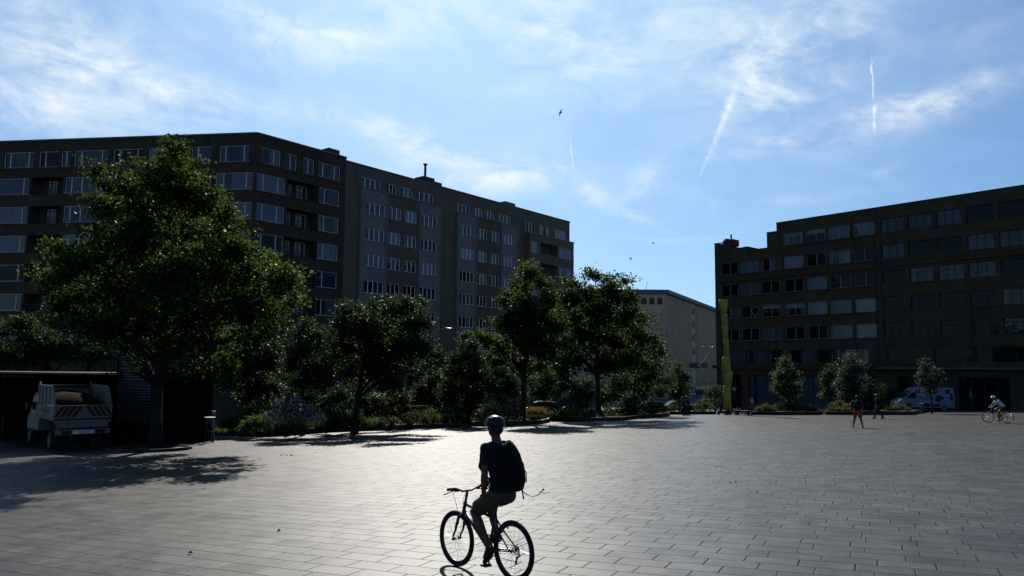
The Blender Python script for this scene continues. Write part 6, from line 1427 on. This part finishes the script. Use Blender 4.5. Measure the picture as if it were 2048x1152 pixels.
# A-board with pale panels
p = foot(1838.5, 65.3); ab = empty('menu_stand', p, .15, 'small A-frame menu stand with pale panels just left of the thin young tree', 'sign stand'); zt = 15.5 / (1500 / 65.3) + .05
b = MB(); b.box((-.14, -.02, 0), (-.11, .02, zt + .1)); b.box((.11, -.02, 0), (.14, .02, zt + .1)); b.tube([(-.12, .02, zt), (-.12, .35, 0)], .015, 6); b.tube([(.12, .02, zt), (.12, .35, 0)], .015, 6); b.build('frame', M['metal'], ab)
for i in range(4): b = MB(); b.box((-.10, -.01, .08 + i * .17), (.10, .01, .20 + i * .17)); b.build('panel', M['concrete'], ab)
b = MB(); b.box((-.14, -.06, zt + .101), (.30, .1, zt + .13)); b.build('top', M['pale'], ab)
# tall pale parasols strips seen at right under the canopy
for px, y, lab in ((1939, 790, 'narrow pale folded parasol under the canopy, between van and right cyclist'), (2037, 789, 'narrow pale folded parasol under the canopy at the right edge')):
    p = foot(px, 82); z = at(px, y, 82).z - p.z; pr = empty('parasol', p, 0, lab, 'parasol', 'folded parasols'); b = MB(); b.tube([(0, 0, -.3), (0, 0, z + .8)], .025, 6); b.build('pole', M['metal'], pr); b = MB(); b.tube([(0, 0, z - .3), (0, 0, z), (0, 0, z + .6)], [.09, .07, .03], 10); b.build('folded_cloth', mat('dusty pink canvas', (.26, .20, .19), .8), pr)
# ---- birds --------------------------------------------------------
def bird(label, px, py, Y, span, roll, yaw, droop=.25):
    P = at(px, py, Y); b = MB(); L = span * .42
    b.tube([(L * .62, 0, 0), (L * .5, 0, .01 * L), (L * .2, 0, 0), (-L * .25, 0, 0), (-L * .45, 0, 0), (-L * .72, 0, 0)], [(.02 * L, .02 * L), (.10 * L, .10 * L), (.16 * L, .15 * L), (.11 * L, .09 * L), (.05 * L, .03 * L), (.20 * L, .015 * L)], 10, up=(0, 0, 1))
    for s in (-1, 1):
        c = [(.20, .05, 0), (.28, .30, .10), (.10, .62, .06), (-.16, 1.0, -droop)]; d_ = [(-.22, .05, 0), (-.14, .32, .09), (-.16, .62, .05), (-.22, 1.0, -droop)]
        for i in range(3):
            q = [c[i], c[i + 1], d_[i + 1], d_[i]]; q = [(x * L * 1.1, s * y * span / 2, z * span * .4) for x, y, z in q]; b.face(q); b.face([(x, y, z - .012 * span) for x, y, z in q])
    o_ = b.build('bird', M['black'], loc=P, rot=(roll, 0, yaw)); tag(o_, label, 'bird', 'birds in the sky')
bird('largest bird, dark with raised wings, high above the middle trees', 1121, 225, 48, .52, math.radians(55), math.radians(215), .1)
bird('small bird gliding above the gap between the buildings, upper of the low pair', 1306, 486, 85, .8, .5, math.radians(15))
bird('small bird gliding above the gap between the buildings, lower left of the low pair', 1261, 517, 85, .75, .6, math.radians(10))
bird('tiny bird above the stepped roof of the brick office building', 1622, 360, 110, .45, .4, math.radians(30))
bird('tiny bird just left of the brick office roof corner', 1417, 602, 100, .3, .4, math.radians(20))
for i, (x, y) in enumerate([(1289, 272), (1610, 192), (1773, 281), (1851, 296), (1786, 213), (1766, 349), (107, 236), (1726, 340), (1868, 246)]):
    bird(['faint speck of a bird below the wispy cloud right of centre', 'faint speck of a bird beside the large cloud', 'faint speck of a bird right of the lower contrail end', 'faint speck of a bird furthest right in the sky', 'faint speck of a bird right of the tall contrail', 'faint speck of a bird below the tall contrail by the small cloud', 'faint speck of a bird over the left roof', 'faint speck of a bird left of the small cloud', 'faint speck of a bird at the tip of the long streak of cloud'][i], x, y, 190, .5, .4, i * .7)
# ---- fallen leaves and scraps on the paving ----------------------
R_ = random.Random(12)
spots = [(578, 912, .34, 'dark clump of fallen leaves on the paving left of the cyclist'), (403, 980, .12, 'pale crumpled scrap on the paving below the tree shadow'), (1461, 967, .20, 'dark fallen leaf on the paving right of centre'), (1509, 984, .16, 'dark fallen leaf right of and below the one right of centre'), (382, 1108, .12, 'curled dark leaf at the bottom left of the paving'), (820, 931, .05, 'tiny dark scrap left of the handlebars'), (631, 905, .06, 'tiny dark scrap right of the clump of fallen leaves'), (1249, 904, .07, 'tiny dark leaf right of the cyclist'), (1371, 861, .14, 'small dark leaf at the end of the middle tree shadow'), (555, 1063, .10, 'dark leaf scrap on the paving lower left of the bicycle')]
for x, y, r, lab in spots:
    P = gnd(x, y); b = MB()
    for k in range(7 if r > .3 else 2 if r > .1 else 1):
        a = R_.uniform(0, 6.28); c_ = Vector((R_.uniform(-r, r), R_.uniform(-r, r) * .7, .02)) * (.8 if r > .1 else .3); l = .035 if r > .08 else .015; t = Vector((math.cos(a), math.sin(a), .2)) * l; n_ = Vector((-math.sin(a), math.cos(a), .3)) * l * .6
        b.face([c_ - t, c_ + n_ + Vector((0, 0, .03)), c_ + t]); b.face([c_ - t, c_ + t, c_ - n_ + Vector((0, 0, .02))])
    tag(b.build('fallen_leaf', M['pale'] if 'pale' in lab else M['bark'], loc=P), lab, 'leaf litter', 'leaves and scraps on the paving')
